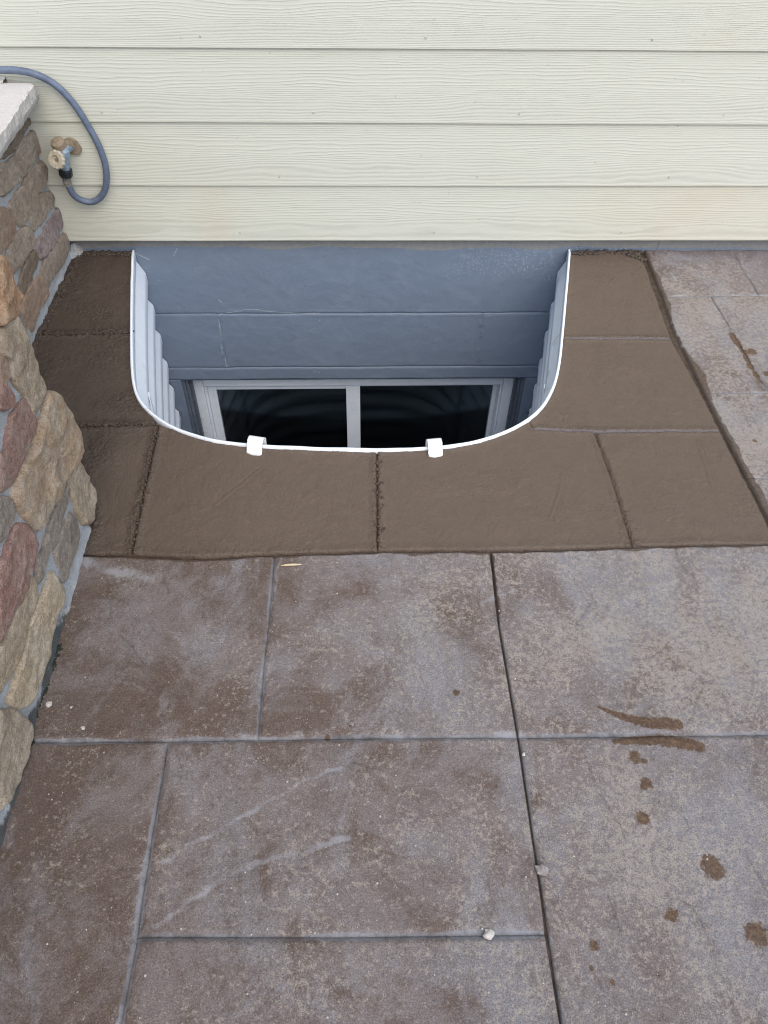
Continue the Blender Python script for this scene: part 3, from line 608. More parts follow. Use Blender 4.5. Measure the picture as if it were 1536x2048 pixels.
def sash(x0, x1, y, st_l, st_r):
    a = fz0+.046; b = fz1-.0885; m = MB()
    m.box(x0, x0+st_l, y, y+.028, a, b); m.box(x1-st_r, x1, y, y+.028, a, b)
    m.box(x0+st_l, x1-st_r, y+.0003, y+.0277, b-.020, b); m.box(x0+st_l, x1-st_r, y+.0003, y+.0277, a, a+.036)
    s = m.build('sash', M['vinyl'], win, bevel=.002)
    q = MB(); q.box(x0+st_l-.004, x1-st_r+.004, y+.011, y+.015, a+.034, b-.018); q.build('pane', M['glass'], s, smooth=False)
sash(fx0+.0505, mx1-.002, Y0+.018, .034, .050); sash(mx0+.012, fx1-.0505, Y0+.050, .044, .018)
mu = MB(); mu.box(mx0+.0, mx1, Y0+.006, Y0+.0175, fz0+.046, fz1-.0885); mu.build('meeting_stile', M['vinyl'], win, bevel=.002)
# the room behind, unlit
rm = MB(); rm.box(-2.0, 2.0, .175, 3.2, -1.9, .12); rm.f = [tuple(reversed(f)) for f in rm.f]
rm.f = [f for i, f in enumerate(rm.f) if i != 2]
rb = rm.build('basement_room', M['dark'], smooth=False); tag(rb, kind='structure')
# ================================================================== STONEWORK
XP = G(185, 1040)[0]; XWL = W(100, 350)[0]
T = dict(orange=((.42, .24, .13), (.50, .36, .24)), tan=((.34, .27, .19), (.43, .37, .29)), pink=((.30, .17, .14), (.38, .27, .23)), boulder=((.38, .27, .17), (.42, .36, .29)),
         yellow=((.44, .355, .24), (.52, .45, .35)), brown=((.30, .235, .18), (.39, .335, .275)), grey=((.26, .225, .19), (.33, .29, .25)), purple=((.24, .18, .175), (.35, .29, .28)), rust=((.31, .205, .145), (.37, .28, .21)), dark=((.17, .125, .09), (.25, .20, .15)))
def stone(parent, poly, X, kind, seed, bulge, label=None, back=.05, nr=9, npt=60):
    bulge *= .50
    poly = np.asarray(poly, float)
    ctr = poly.mean(0); L = smooth_poly(poly, 1); L = resample(np.vstack([L, L[:1]]), npt+1)[:-1]
    L = ctr+(L-ctr)*(1+.008/np.hypot(*(L-ctr).T)[:, None])
    L = L+(.0045*np.c_[gn(L[:, 0]*40, L[:, 1]*40, seed), gn(L[:, 0]*40, L[:, 1]*40, seed+3)])
    rs = [1.0, .985, .96, .92, .87, .80, .72, .63, .53, .42, .31, .2, .1]; V = []; 
    V.append(np.c_[np.full(npt, X-back), ctr+(L-ctr)*.97])
    V.append(np.c_[np.full(npt, X-.006), ctr+(L-ctr)*1.0])
    for r in rs:
        q = ctr+(L-ctr)*r; e = (1-r); h = bulge*(1-np.exp(-e*30.0))*(1+.05*e)
        facet = bulge*.5*fbm(q[:, 0]*11, q[:, 1]*11, 4, seed)*min(1, e*8)+bulge*.16*fbm(q[:, 0]*50, q[:, 1]*50, 3, seed+5)*min(1, e*12+.2)
        ridg = 1-np.abs(gn(q[:, 0]*9+seed, q[:, 1]*16, seed+11))*3.2; facet = facet+bulge*.25*np.clip(ridg, 0, 1)*min(1, e*8)
        tilt = bulge*.5*((q[:, 0]-ctr[0])*math.sin(seed*1.7)+(q[:, 1]-ctr[1])*math.cos(seed*2.3))/max(.05, np.ptp(L[:, 0]))
        V.append(np.c_[X+.001+h+facet+tilt*min(1, e*6), q])
    m = len(V); V = np.vstack(V); c = V[-npt:].mean(0); V = np.vstack([V, c]); N = m*npt; Fq = []
    k = np.arange(npt); k2 = (k+1) % npt
    quads = np.vstack([np.stack([i*npt+k, i*npt+k2, (i+1)*npt+k2, (i+1)*npt+k], -1) for i in range(m-1)])
    tri = np.stack([quads[:, 0], quads[:, 1], quads[:, 2]], -1); tri2 = np.stack([quads[:, 0], quads[:, 2], quads[:, 3]], -1)
    cap_ = np.stack([(m-1)*npt+k, (m-1)*npt+k2, np.full(npt, N)], -1); Fq = np.vstack([tri, tri2, cap_])
    area = .5*np.sum(L[:, 0]*np.roll(L[:, 1], -1)-L[:, 1]*np.roll(L[:, 0], -1))
    if area < 0: Fq = Fq[:, ::-1]
    c1, c2 = T[kind]; j = 1.05+.18*((seed*.37) % 1)
    at = {'tint': np.tile(np.array(c1)*j, (len(V), 1)), 'tint2': np.tile(np.array(c2)*j, (len(V), 1))}
    o = mesh_np('stone', V, Fq, M['stone'], parent, at); o.data.set_sharp_from_angle(angle=R(60)) if hasattr(o.data, 'set_sharp_from_angle') else None
    if label: o['label'] = label
    return o
def core(parent, name, X, y0, y1, z0, z1, depth, seed, grime=True):
    """mortar body: a rough face on +X and on the end towards the house"""
    st = .008; ny, nz = int((y1-y0)/st), int((z1-z0)/st)
    Yg, Zg = np.meshgrid(np.linspace(y0, y1, ny), np.linspace(z0, z1, nz)); yy, zz = Yg.ravel(), Zg.ravel()
    xx = X+.0005+.0035*fbm(yy*14, zz*14, 4, seed)+.0015*fbm(yy*70, zz*70, 3, seed+2)-.010*sstep(y1-.012, y1, yy)
    # mortar runs out in a rough foot at the paving
    xx = xx+.006*(1-sstep(.0, .018, zz))*(.6+.6*gn(yy*13, zz*3, seed+7))
    gr = 1-sstep(.010, .042, zz+.016*gn(yy*11, zz*11, 3)); gr = gr*sstep(-1.36, -1.50, yy+.05*gn(yy*14, zz*14, 5))*(.75+1.2*np.abs(gn(yy*35, zz*35, 6))) if grime else gr*0
    idx = np.arange(ny*nz).reshape(nz, ny); Fq = np.stack([idx[:-1, :-1], idx[:-1, 1:], idx[1:, 1:], idx[1:, :-1]], -1).reshape(-1, 4)
    V = np.c_[xx, yy, zz]; b = len(V); V = np.vstack([V, [(X-depth, y0, z0), (X-depth, y1, z0), (X-depth, y0, z1), (X-depth, y1, z1)]])
    ex = []
    for i in range(nz-1):                               # far end face, fanned to the back edge
        ex.append((idx[i, -1], b+1 if i < nz//2 else b+3, b+1 if i < nz//2 else b+3, idx[i+1, -1]))
    o = mesh_np(name, V, Fq, M['mortar'], parent, {'m1': np.c_[np.r_[gr, np.zeros(4)], np.zeros(len(V)), np.zeros(len(V))]})
    m = MB(); m.box(X-depth, X-.014, y0, y1-.004, z0, z1); m.build('wall_core', M['mortar'], parent, bevel=.006)
    return o
pil = thing('stone_pillar', (XP-.25, -2.0, 0), 'rounded tan and pink fieldstone pillar with grey mortar rising from the patio at left', 'stone pillar')
YE = -1.180
core(pil, 'mortar', XP, -3.0, YE, 0, .95, .5, 50)
t3 = lambda pts: [(a/6.025, 520+b/6.025) for a, b in pts]; t4 = lambda pts: [(a/6.025, 820+b/6.025) for a, b in pts]; t5 = lambda pts: [(a/6.025, 1120+b/6.025) for a, b in pts]
t1 = lambda pts: [(a/8.53, 120+b/8.53) for a, b in pts]; t2 = lambda pts: [(a/7.68, 320+b/7.68) for a, b in pts]
PS = [
 (t3([(-60, -60), (0, 10), (30, 40), (60, 120), (100, 220), (115, 330), (165, 410), (180, 470), (165, 600), (120, 670), (60, 700), (10, 740), (-60, 760)]), 'orange', .026, 'orange tan stone'),
 (t3([(-40, 870), (0, 850), (60, 820), (100, 740), (135, 690), (165, 730), (200, 850), (260, 1010), (310, 1110), (370, 1250), (430, 1400), (470, 1480), (482, 1580), (465, 1660), (420, 1760), (375, 1840), (345, 1855), (300, 1740), (270, 1620), (230, 1560), (170, 1500), (110, 1390), (90, 1240), (20, 1170), (-40, 1120)]), 'tan', .022, None),
 (t3([(-40, 1150), (10, 1180), (45, 1290), (50, 1370), (20, 1440), (-10, 1490), (-40, 1490)]), 'rust', .014, None),
 (t3([(-60, 1520), (10, 1540), (60, 1570), (100, 1640), (105, 1720), (50, 1770), (0, 1790), (-60, 1780)]), 'pink', .014, None),
 (t4([(175, -40), (230, -100), (270, -130), (300, -60), (330, 20), (390, 90), (410, 170), (370, 270), (310, 390), (250, 510), (200, 660), (150, 780), (90, 890), (0, 950), (-50, 960), (-50, 500), (0, 500), (60, 330), (100, 230), (120, 120), (150, 40)]), 'pink', .015, None),
 (t4([(500, -180), (560, -195), (640, -185), (690, -130), (770, 0), (840, 130), (900, 240), (945, 350), (945, 430), (890, 530), (870, 640), (790, 740), (740, 850), (680, 980), (600, 1110), (520, 1270), (450, 1430), (410, 1450), (350, 1340), (260, 1250), (170, 1130), (125, 1040), (130, 920), (200, 780), (260, 610), (360, 500), (400, 400), (440, 230), (480, 100), (500, 0)]), 'boulder', .030, 'large tan stone bulging from the corner'),
 (t4([(880, 590), (920, 640), (1000, 790), (1070, 930), (1085, 1050), (1070, 1250), (1060, 1330), (1010, 1370), (950, 1340), (900, 1190), (850, 1050), (820, 930), (770, 830), (800, 740)]), 'tan', .020, None),
 (t4([(770, 910), (800, 960), (800, 1130), (740, 1280), (700, 1440), (620, 1600), (530, 1750), (480, 1900), (450, 2090), (430, 2060), (410, 1990), (420, 1760), (500, 1640), (570, 1430), (610, 1260), (650, 1160), (720, 1030)]), 'grey', .013, None),
 (t4([(840, 1250), (870, 1320), (930, 1440), (930, 1540), (880, 1680), (820, 1850), (790, 2040), (740, 2040), (700, 1900), (650, 1740), (650, 1640), (700, 1560), (740, 1420), (790, 1300)]), 'grey', .012, None),
 (t4([(-60, 1080), (30, 1080), (90, 1070), (150, 1240), (100, 1380), (40, 1480), (0, 1570), (-60, 1570)]), 'grey', .012, None),
 (t4([(190, 1400), (270, 1400), (330, 1470), (410, 1600), (400, 1700), (350, 1880), (300, 1975), (250, 2150), (200, 2300), (130, 2430), (60, 2600), (0, 2740), (-60, 2800), (-60, 2000), (0, 1840), (50, 1730), (100, 1550)]), 'pink', .018, 'pink stone'),
 (t5([(300, 215), (380, 240), (415, 390), (370, 620), (300, 730), (240, 960), (200, 1150), (100, 1350), (0, 1540), (-60, 1640), (-60, 1060), (20, 980), (95, 850), (150, 660), (210, 520), (260, 370)]), 'yellow', .014, None),
 (t5([(600, 140), (640, 260), (730, 330), (730, 480), (660, 600), (600, 800), (580, 950), (550, 1160), (480, 1300), (420, 1500), (350, 1700), (230, 1770), (150, 1750), (80, 1690), (70, 1600), (120, 1490), (180, 1330), (260, 1080), (320, 900), (390, 650), (470, 420), (540, 260)]), 'yellow', .018, 'long pale yellow stone at the foot'),
 (t5([(-80, 1840), (60, 1820), (130, 1820), (220, 1900), (320, 1980), (325, 2050), (240, 2300), (190, 2560), (80, 2830), (-80, 3020)]), 'tan', .020, None)]
for i, (pl, kd, bg_, lb) in enumerate(PS): stone(pil, [S(a, b, XP) for a, b in pl], XP, kd, 3+i*2, bg_, lb)
kinds = ['tan', 'pink', 'grey', 'yellow', 'orange', 'rust']
k = 0
zr = .02
while zr < .86:                                          # stones outside the photograph's view, laid to fill the pillar
    hh = .075+.05*random.random(); yy = -2.98
    while yy < YE-.08:
        ww = .13+.13*random.random(); ww = min(ww, YE-.01-yy); cy, cz = yy+ww/2, zr+hh/2
        ok = all(proj((XP, a, b))[0] < -4 or b > .70 for a, b in ((yy+ww-.01, zr), (yy+ww-.01, zr+hh), (cy, cz), (yy, zr)))
        if ok:
            pts = [(yy+.012, zr+.012), (yy+ww*.5, zr+.008), (yy+ww-.012, zr+.014), (yy+ww-.008, cz), (yy+ww-.014, zr+hh-.010), (yy+ww*.5, zr+hh-.006), (yy+.012, zr+hh-.012), (yy+.008, cz)]
            pts = [(a+random.uniform(-.006, .006), b+random.uniform(-.006, .006)) for a, b in pts]
            stone(pil, pts, XP, kinds[k % 6], 60+k, .015, npt=20); k += 1
        yy += ww
    zr += hh
pc = MB(); pc.box(XP-.55, XP+.05, -3.05, YE+.05, .952, 1.0)
if proj((XP+.05, YE+.05, .95))[0] < -5: pc.build('cap_stone', M['cap'], pil, bevel=.008)

wal = thing('stone_wall', (XWL-.15, -.6, 0), 'low fieldstone wall with pale limestone cap meeting the siding below the hose', 'stone wall')
core(wal, 'mortar', XWL, YE-.05, -.032, 0, .482, .33, 70, False)
WS = [
 (t1([(510, 950), (545, 970), (530, 1030), (480, 1120), (420, 1200), (350, 1300), (310, 1380), (250, 1500), (160, 1600), (40, 1670), (-60, 1710), (-60, 1660), (20, 1600), (130, 1480), (200, 1370), (300, 1220), (400, 1080)]), 'dark', .010),
 (t1([(560, 1220), (610, 1290), (680, 1380), (700, 1480), (660, 1600), (560, 1700), (440, 1850), (340, 1990), (250, 2120), (130, 2250), (0, 2330), (-60, 2340), (-60, 1760), (50, 1760), (200, 1660), (290, 1510), (330, 1400), (450, 1290)]), 'brown', .015),
 (t2([(560, 40), (640, 30), (700, 90), (710, 290), (660, 390), (600, 470), (530, 560), (480, 640), (470, 760), (430, 870), (400, 920), (320, 1010), (260, 990), (200, 860), (130, 690), (130, 640), (200, 580), (270, 470), (350, 380), (430, 220), (500, 110)]), 'brown', .014),
 (t2([(720, 480), (790, 530), (820, 620), (790, 730), (720, 780), (650, 900), (560, 1010), (520, 1090), (500, 1060), (450, 920), (455, 850), (490, 760), (510, 640), (600, 560)]), 'brown', .012),
 (t2([(-60, 760), (60, 760), (110, 830), (170, 920), (210, 1000), (200, 1090), (130, 1210), (60, 1310), (0, 1430), (-60, 1500)]), 'rust', .014),
 (t2([(860, 750), (900, 810), (950, 930), (940, 1030), (880, 1130), (830, 1250), (740, 1370), (660, 1500), (600, 1510), (540, 1300), (530, 1230), (620, 1170), (660, 1080), (740, 960), (780, 860)]), 'purple', .014),
 (t2([(420, 1040), (480, 1100), (500, 1200), (490, 1330), (390, 1430), (320, 1560), (250, 1660), (170, 1740), (100, 1700), (50, 1600), (70, 1450), (120, 1320), (200, 1200), (330, 1060)]), 'brown', .014),
 (t2([(490, 1390), (540, 1430), (560, 1540), (540, 1650), (480, 1740), (420, 1843), (360, 2000), (300, 2110), (260, 2110), (240, 2050), (290, 1850), (350, 1650), (420, 1480)]), 'dark', .012),
 (t2([(970, 1120), (1040, 1190), (1050, 1330), (1010, 1480), (920, 1620), (830, 1727), (760, 1867), (714, 2000), (650, 1880), (610, 1766), (640, 1587), (720, 1480), (810, 1330), (870, 1220)]), 'brown', .013),
 (t3([(480, 190), (560, 340), (570, 420), (500, 530), (440, 620), (410, 730), (390, 820), (355, 850), (300, 740), (240, 620), (250, 530), (310, 400), (390, 260)]), 'rust', .014),
 (t3([(200, 580), (260, 700), (310, 860), (280, 960), (210, 800), (185, 660)]), 'grey', .008)]
for i, (pl, kd, bg_) in enumerate(WS): stone(wal, [S(a, b, XWL) for a, b in pl], XWL, kd, 30+i*2, bg_)
# wall stones hidden behind the pillar edge
for i, (a, b, c, d) in enumerate(((-.78, -.60, .02, .12), (-.98, -.80, .02, .14), (-1.16, -1.0, .02, .13), (-.72, -.5, .27, .38), (-.95, -.74, .16, .3), (-1.15, -.97, .15, .3), (-1.1, -.86, .33, .46), (-.84, -.62, .39, .465))):
    if proj((XWL, b, d))[0] < -2 or proj((XWL, b, c))[0] < -2 or b < -.85: stone(wal, [(a+.01, c+.01), ((a+b)/2, c), (b-.01, c+.01), (b, (c+d)/2), (b-.01, d-.01), ((a+b)/2, d), (a+.01, d-.01), (a, (c+d)/2)], XWL, kinds[i % 6], 90+i, .013, npt=24)
n = 40; bx, by = np.meshgrid(np.linspace(XWL-.03, XWL+.055, n), np.linspace(-.075, -.001, n)); rr2 = np.hypot((bx-XWL)/.05, (by)/.065)
bz = .030*(1-sstep(.1, 1.0, rr2))*(1+.5*fbm(bx*40, by*40, 3, 91))-.003; idx = np.arange(n*n).reshape(n, n)
mesh_np('mortar_smear', np.c_[bx.ravel(), by.ravel(), bz.ravel()], np.stack([idx[:-1, :-1], idx[:-1, 1:], idx[1:, 1:], idx[1:, :-1]], -1).reshape(-1, 4), M['mortar'], wal)
# limestone cap slab with a rock-faced edge
cz0, cz1 = .483, .527; cx1 = XWL+.060; cx0 = XWL-.36; cy0, cy1 = YE+.004, -.052
ny = 200; yy = np.linspace(cy0, cy1, ny); rows = []
chip = lambda z_, s: .0022*fbm(yy*22, yy*0+z_*40, 4, 80+s)+.0022*fbm(yy*90, yy*0+z_*200, 3, 84)
rnd = .008*sstep(cy1-.012, cy1, yy)**2
for j, (off, z_) in enumerate([(-.35, cz0), (-.02, cz0), (-.004, cz0+.002), (.0, cz0+.010), (.002, cz0+.020), (.0, cz0+.030), (-.003, cz1-.003), (-.008, cz1), (-.03, cz1+.0002), (-.09, cz1+.0005), (-.18, cz1), (-.40, cz1)]):
    e = 1.0 if 1 < j < 8 else (.0 if j in (0, 11) else .4)
    rows.append(np.c_[cx1+off+chip(z_, 0)*e-rnd*(j not in (0, 11)), yy, np.full(ny, z_)+(.0015*fbm(yy*20, yy*0+off*30, 3, 88) if j > 5 else 0)])
V = np.vstack(rows); n = len(rows); idx = np.arange(n*ny).reshape(n, ny)
Fq = np.stack([idx[:-1, :-1], idx[1:, :-1], idx[1:, 1:], idx[:-1, 1:]], -1).reshape(-1, 4)
end = [(idx[j, -1], idx[j+1, -1], idx[n-1-j-1, -1], idx[n-1-j, -1]) for j in range(n//2-1)]; end2 = [tuple(reversed([idx[j, 0], idx[j+1, 0], idx[n-2-j, 0], idx[n-1-j, 0]])) for j in range(n//2-1)]
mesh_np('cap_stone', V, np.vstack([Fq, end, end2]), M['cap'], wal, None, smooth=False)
# mortar squeezed between cap and siding
nn = 90; xx = np.linspace(cx0, cx1-.085, nn); rows = []
for j, (oy, z_) in enumerate([(-.062, .520), (-.060, .5305), (-.050, .533), (-.038, .532), (-.0312, .536), (-.0308, .500)]):
    rows.append(np.c_[xx, np.full(nn, oy)+.004*fbm(xx*40, xx*0+j, 3, 61)*(j < 4), np.full(nn, z_)+.004*np.abs(fbm(xx*50, xx*0+j*.7, 3, 62))])
V = np.vstack(rows); idx = np.arange(6*nn).reshape(6, nn)
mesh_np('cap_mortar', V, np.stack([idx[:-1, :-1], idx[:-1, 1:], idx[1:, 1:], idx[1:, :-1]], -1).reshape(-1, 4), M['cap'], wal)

# ================================================================== OBJECTS
# ---- faucet on the siding; local frame origin on the board face
def Q(px, py, y): q = W(px, py, y); return Vector((q[0], y, q[1]))
yf = -.032
fo = Q(143, 292, yf); fau = thing('outdoor_faucet', tuple(fo), 'tan and grey outdoor faucet with notched round handle on the siding beside the stone wall', 'faucet')
def disc(m, c, axis, r, th, n=28, notch=None):
    axis = Vector(axis).normalized(); u = axis.orthogonal().normalized(); v = axis.cross(u); rings = []
    prof_ = [(r*.97, 0), (r, th*.15), (r, th*.8), (r*.95, th), (0.001, th)]
    V = []
    for (rad, hh) in [(.001, 0)]+prof_:
        for k_ in range(n):
            a = 2*math.pi*k_/n; rr_ = rad*(1-(notch if (notch and k_ % 2 and rad > .5*r) else 0)); V.append(Vector(c)+axis*hh+(u*math.cos(a)+v*math.sin(a))*rr_)
    Fc = []
    for i in range(5):
        for k_ in range(n): a = i*n+k_; b = i*n+(k_+1) % n; Fc.append((a, b, b+n, a+n))
    m.add(V, Fc)
m = MB(); disc(m, fo+Vector((0, .003, 0)), (0, -1, 0), .0235, .007, 36); disc(m, fo+Vector((.0085, .003, -.0065)), (0, -1, 0), .0185, .0068, 28); fg = m.build('flange', M['tan'], fau)
m = MB(); disc(m, Q(146.5, 294, yf-.004), (0, -1, 0), .0052, .003, 12); m.build('screw', M['screw'], fg)
A0 = fo+Vector((-.004, 0, 0)); A1 = Q(126, 300, -.078)
m = MB(); m.tube([A0, A0.lerp(A1, .55), A1], [.014, .014, .0165], 18)
low = Q(131, 338, -.070); m.tube([A1+Vector((0, 0, .012)), A1, A1.lerp(low, .5), low], [.012, .0185, .0150, .0135], 18)
hx = Q(119, 316, -.100); m.tube([A1.lerp(low, .35), hx+Vector((0, .006, 0))], [.012, .010], 14)
m.build('body', M['body'], fau)
cp = Q(118, 290, -.078); m = MB(); ax = Vector((-.05, -.35, 1)).normalized()
m.tube([cp-ax*.014, cp+ax*.006, cp+ax*.012, cp+ax*.0145], [.0200, .0205, .0190, .015], 26); m.tube([cp+ax*.0140, cp+ax*.0165], [.009, .0075], 18)
m.tube([cp-ax*.004, fo+Vector((-.002, -.006, .006))], [.015, .014], 16); m.build('vacuum_breaker', M['tan'], fau)
hub = Q(115, 319, -.108); ax = Vector((-.30, -1, .34)).normalized(); u = ax.orthogonal().normalized(); v = ax.cross(u)
m = MB(); nh_ = 48; rings = []
for (rad, hh, nt_) in [(.0120, -.001, 0), (.0240, -.003, 1), (.0262, .002, 1), (.0262, .007, 1), (.0235, .0105, 1), (.0175, .0100, 0), (.0125, .0105, 0), (.0110, .006, 0), (.0095, .0035, 0), (.0005, .0035, 0)]:
    rings.append([hub+ax*hh+(u*math.cos(2*math.pi*k_/nh_)+v*math.sin(2*math.pi*k_/nh_))*rad*(1-.075*nt_*(1 if (k_ % 4) < 2 else 0)) for k_ in range(nh_)])
m.add([q for r_ in rings for q in r_], [(i*nh_+k_, i*nh_+(k_+1) % nh_, (i+1)*nh_+(k_+1) % nh_, (i+1)*nh_+k_) for i in range(len(rings)-1) for k_ in range(nh_)])
hd = m.build('handle', M['handle'], fau)
m = MB(); m.tube([hub+ax*.002, hub+ax*.0075], [.0052, .0046], 6); m.build('handle_screw', M['screw'], hd)
# ---- hose
hp = [(134, 357), (137, 371), (146, 388), (160, 399), (180, 404), (197, 398), (209, 382), (213, 360), (211, 332), (203, 305), (191, 278), (175, 250), (158, 222), (138, 196), (115, 173), (92, 158), (66, 147), (36, 141), (0, 140), (-50, 141), (-120, 146)]
dep = [-.070, -.069, -.064, -.057, -.051, -.048, -.047, -.047, -.047, -.046, -.046, -.046, -.046, -.047, -.048, -.050, -.053, -.056, -.060, -.066, -.072]
pts = [Q(a, b, d) for (a, b), d in zip(hp, dep)]
def catmull(P, n=6):
    out = []
    for i in range(len(P)-1):
        p0, p1, p2, p3 = P[max(i-1, 0)], P[i], P[i+1], P[min(i+2, len(P)-1)]
        for k_ in range(n): t = k_/n; out.append(.5*((2*p1)+(p2-p0)*t+(2*p0-5*p1+4*p2-p3)*t*t+(3*p1-p0-3*p2+p3)*t**3))
    return out+[P[-1]]
hs = thing('garden_hose', tuple(Q(131, 345, -.07)), 'blue grey garden hose looping from the faucet up over the stone wall cap', 'hose')
m = MB(); m.tube(catmull(pts), .0094, 18); m.build('hose_tube', M['hose'], hs)
c0, c1 = Q(130.5, 337, -.070), Q(132, 352, -.070); dd = (c1-c0).normalized(); m = MB(); n_ = 40; u = dd.orthogonal().normalized(); v = dd.cross(u); rings = []
for t_, rad in [(0, .011), (0.0, .0175), (.15, .0190), (.85, .0190), (1, .0175), (1, .010)]:
    rings.append([c0+(c1-c0)*t_+(u*math.cos(2*math.pi*k_/n_)+v*math.sin(2*math.pi*k_/n_))*rad*(1-(.10 if (k_ % 5) in (0, 1) else 0)) for k_ in range(n_)])
m.add([q for r_ in rings for q in r_], [(i*n_+k_, i*n_+(k_+1) % n_, (i+1)*n_+(k_+1) % n_, (i+1)*n_+k_) for i in range(5) for k_ in range(n_)])
m.build('coupling_nut', M['black'], hs)
f0, f1 = Q(132, 351, -.070), Q(136, 369, -.069); m = MB(); pp_ = []; rs_ = []
for k_ in range(29): pp_.append(f0.lerp(f1, k_/28)); rs_.append(.0122 if k_ % 4 < 2 else .0108)
m.tube(pp_, rs_, 16); m.build('ferrule', M['spring'], hs)

# ---- white clips hooked over the rim
def rim_at(px): 
    k_ = min(range(20, 130), key=lambda i: abs(proj((*path[i], .006))[0]-px)); return path[k_], tn[k_], nrm[k_]
def clip(px, wd, yaw, label):
    c, t, q = rim_at(px); t = t if t[0] > 0 else -t
    a = math.atan2(t[1], t[0])+yaw; t = np.array([math.cos(a), math.sin(a)]); q = np.array([-t[1], t[0]])
    o = thing('rim_clip', (c[0], c[1], .004), label, 'clip', 'white clips over the front rim of the window well')
    arc = [(.016, -.030), (.017, -.012)]+[(.0015+.0155*math.cos(b), .010+.016*math.sin(b)) for b in np.linspace(0, math.pi*.93, 14)]+[(-.0165, .008), (-.0200, .002), (-.0235, -.0005), (-.0245, -.010)]
    th = .0022; n = len(arc); A_ = np.array(arc); tt = np.gradient(A_, axis=0); tt /= np.hypot(*tt.T)[:, None]; nn_ = np.c_[tt[:, 1], -tt[:, 0]]
    V = []; 
    for side in (-1, 1):
        for lay in (0, 1):
            for i in range(n):
                e = A_[i]+nn_[i]*th*lay; xy = c+t*side*wd/2+q*e[0]+t*.0006*math.sin(i*2.3+side); V.append((xy[0], xy[1], e[1]))
    Fc = []
    for i in range(n-1):
        a0, b0, c0_, d0 = i, n+i, 2*n+i, 3*n+i
        Fc += [(a0, a0+1, c0_+1, c0_), (b0, d0, d0+1, b0+1), (a0, b0, b0+1, a0+1), (c0_, c0_+1, d0+1, d0)]
    Fc += [(0, 2*n, 3*n, n), (n-1, 2*n-1, 4*n-1, 3*n-1)]
    m = MB(); m.add(V, Fc); m.build('bent_strap', M['clip'], o, bevel=.0005, shade=50)
    pad = MB(); pc_ = c+q*-.0235; k_ = 18
    pad.add([(*(pc_+t*(wd/2-.001)*math.cos(2*math.pi*j/k_)*(1.02)+q*.006*math.sin(2*math.pi*j/k_)*(1+.3*math.sin(j*2.1))), .0035+.0004*math.sin(j)) for j in range(k_)]+[(*(pc_+t*(wd/2)*math.cos(2*math.pi*j/k_)+q*.0068*math.sin(2*math.pi*j/k_)), -.002) for j in range(k_)],
            [tuple(range(k_))]+[(j, j+k_, (j+1) % k_+k_, (j+1) % k_) for j in range(k_)])
    pad.build('clip_foot', M['clip'], o)
clip(512, .039, -.10, 'white clip left of the window mullion hooked over the well rim')
clip(868, .036, .02, 'white clip right of the window mullion hooked over the well rim')

# ---- little stones and a straw lying on the paving
def ico(sub=1):
    t = (1+5**.5)/2; v = [(-1, t, 0), (1, t, 0), (-1, -t, 0), (1, -t, 0), (0, -1, t), (0, 1, t), (0, -1, -t), (0, 1, -t), (t, 0, -1), (t, 0, 1), (-t, 0, -1), (-t, 0, 1)]
    f = [(0, 11, 5), (0, 5, 1), (0, 1, 7), (0, 7, 10), (0, 10, 11), (1, 5, 9), (5, 11, 4), (11, 10, 2), (10, 7, 6), (7, 1, 8), (3, 9, 4), (3, 4, 2), (3, 2, 6), (3, 6, 8), (3, 8, 9), (4, 9, 5), (2, 4, 11), (6, 2, 10), (8, 6, 7), (9, 8, 1)]
    v = [np.array(q)/np.linalg.norm(q) for q in v]
    for _ in range(sub):
        c = {}; nf = []
        def mid(a, b):
            k_ = (min(a, b), max(a, b))
            if k_ not in c: w_ = v[a]+v[b]; v.append(w_/np.linalg.norm(w_)); c[k_] = len(v)-1
            return c[k_]
        for a, b, d in f: x, y, z = mid(a, b), mid(b, d), mid(d, a); nf += [(a, x, z), (b, y, x), (d, z, y), (x, y, z)]
        f = nf
    return np.array(v), np.array(f)
IV, IF = ico(1)
def pebble(px, py, r, mat, label, flat=.6, angular=.25, cat='pebble', z=0.0):
    c = G(px, py); rg = np.random.RandomState(int(px*7+py) % 9999); V = IV*(1+angular*(rg.rand(len(IV), 1)-.5)*2)*np.array([r*(1+.3*rg.rand()), r*(.8+.3*rg.rand()), r*flat])
    a = rg.rand()*6; Rm = np.array([[math.cos(a), -math.sin(a), 0], [math.sin(a), math.cos(a), 0], [0, 0, 1]]); V = V@Rm.T; V[:, 2] -= V[:, 2].min()
    me = bpy.data.meshes.new('pebble'); me.from_pydata(V.tolist(), [], IF.tolist()); me.materials.append(mat); me.update()
    o = bpy.data.objects.new('pebble' if cat == 'pebble' else 'stone_chip', me); o.location = (c[0], c[1], z-.0008); COL.objects.link(o); return tag(o, label, cat)
pebble(99, 1410, .0052, M['pebble'], 'tiny white pebble on the patio near the foot of the stone pillar')
pebble(978, 1868, .0072, M['pebble'], 'pale angular pebble resting in the lowest cross joint of the patio', .75, .35, z=-.003)
pebble(1083, 1741, .010, M['chip'], 'dark grey stone chip lodged beside the long saw cut joint', .5, .4, 'stone chip')
pebble(1047, 1509, .0036, M['pebble'], 'tiny pale chip just right of the saw cut below the joint crossing', .7, .3, 'stone chip')
pebble(143, 1415, .0024, M['pebble'], 'speck of white gravel right of the white pebble', .7, .3)
pebble(166, 1456, .0030, M['pebble'], 'speck of white gravel just above the joint near the pillar', .6, .3)
pebble(703, 1448, .0042, M['chip'], 'small dark pebble in the middle of the patio above the joint', .6, .3)
sw_ = MB(); a_, b_ = G(563, 1133), G(605, 1130); N_ = 9
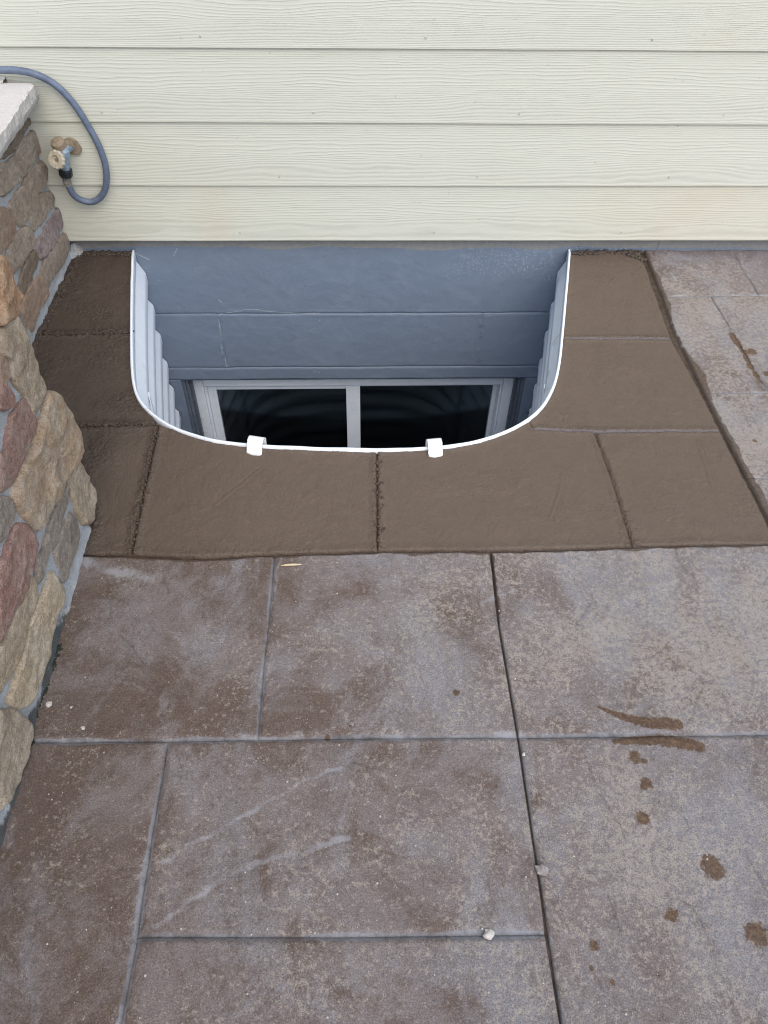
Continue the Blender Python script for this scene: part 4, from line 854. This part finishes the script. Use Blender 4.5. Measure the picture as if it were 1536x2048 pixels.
ps = [(a_[0]+(b_[0]-a_[0])*i/8, a_[1]+(b_[1]-a_[1])*i/8, .0035+.0006*math.sin(i*.6)) for i in range(9)]
sw_.tube(ps, [.0008, .0018, .0023, .0025, .0025, .0024, .002, .0014, .0006], 8)
tag(sw_.build('straw', M['straw']), 'short pale straw fragment lying just below the fresh concrete edge', 'straw')

# ---- loose crumbs of fresh concrete along the wall, the stonework and the joints
def crumbs(name, lines, n, r0, r1, spread, mat, zb_=.0, dark=.8):
    rg = np.random.RandomState(len(name)+n); Vs, Fs = [], []; b = 0; lines = [np.asarray(l) for l in lines]
    wts = np.array([np.hypot(*(np.diff(l, axis=0).T)).sum() for l in lines]); cnt = (n*wts/wts.sum()).astype(int)
    for L, c in zip(lines, cnt):
        P = resample(L, 400)
        for _ in range(c):
            p = P[rg.randint(400)]; r = r0+(r1-r0)*rg.rand()**2.2; q = p+rg.randn(2)*spread
            V = IV*(1+.35*(rg.rand(len(IV), 1)-.5))*r*np.array([1+.5*rg.rand(), 1+.3*rg.rand(), .75])
            a = rg.rand()*6; V = np.c_[V[:, 0]*math.cos(a)-V[:, 1]*math.sin(a), V[:, 0]*math.sin(a)+V[:, 1]*math.cos(a), V[:, 2]]
            Vs.append(V+np.array([q[0], min(q[1], -.004-r), zb_+r*.25])); Fs.append(IF+b); b += len(IV)
    V = np.vstack(Vs); at = {'m1': np.tile([dark, 0, .25], (len(V), 1))}
    return tag(mesh_np(name, V, np.vstack(Fs), mat, None, at), kind='stuff')
crumbs('concrete_crumbs', [GL([(165, 508), (262, 508)]), GL([(160, 512), (120, 590), (62, 705)])], 620, .0016, .0062, .005, M['mud'], .001, .95)
crumbs('concrete_crumbs', [GL([(1142, 507), (1283, 505)]), GL([(1255, 510), (1290, 520)])], 420, .0016, .0062, .0045, M['mud'], .001, .75)
crumbs('concrete_crumbs', [GL([(90, 668), (262, 665)]), GL([(165, 851), (316, 848)]), GL([(172, 1040), (172, 1100), (190, 1104)]), GL([(310, 860), (262, 1100)]), GL([(757, 905), (758, 1098)])], 520, .0010, .0034, .0045, M['mud'], .0, .7)
rg = np.random.RandomState(77); Vs, Fs = [], []; b = 0
for _ in range(230):
    c = G(rg.uniform(90, 1530), rg.uniform(1120, 2040)); r_g = .0006+.0013*rg.rand()**3; V = IV*(1+.5*(rg.rand(len(IV), 1)-.5))*r_g; Vs.append(V+np.array([c[0], c[1], .0015])); Fs.append(IF+b); b += len(IV)
tag(mesh_np('grit', np.vstack(Vs), np.vstack(Fs), M['pebble']), kind='stuff')
# grime and moss packed into the gap at the foot of the pillar
gl_ = GL([(118, 1290), (105, 1330), (86, 1380), (70, 1430), (60, 1480), (40, 1540), (18, 1590), (-20, 1680)])
o = crumbs('moss', [gl_], 420, .0015, .0048, .0035, M['moss'], -.001)
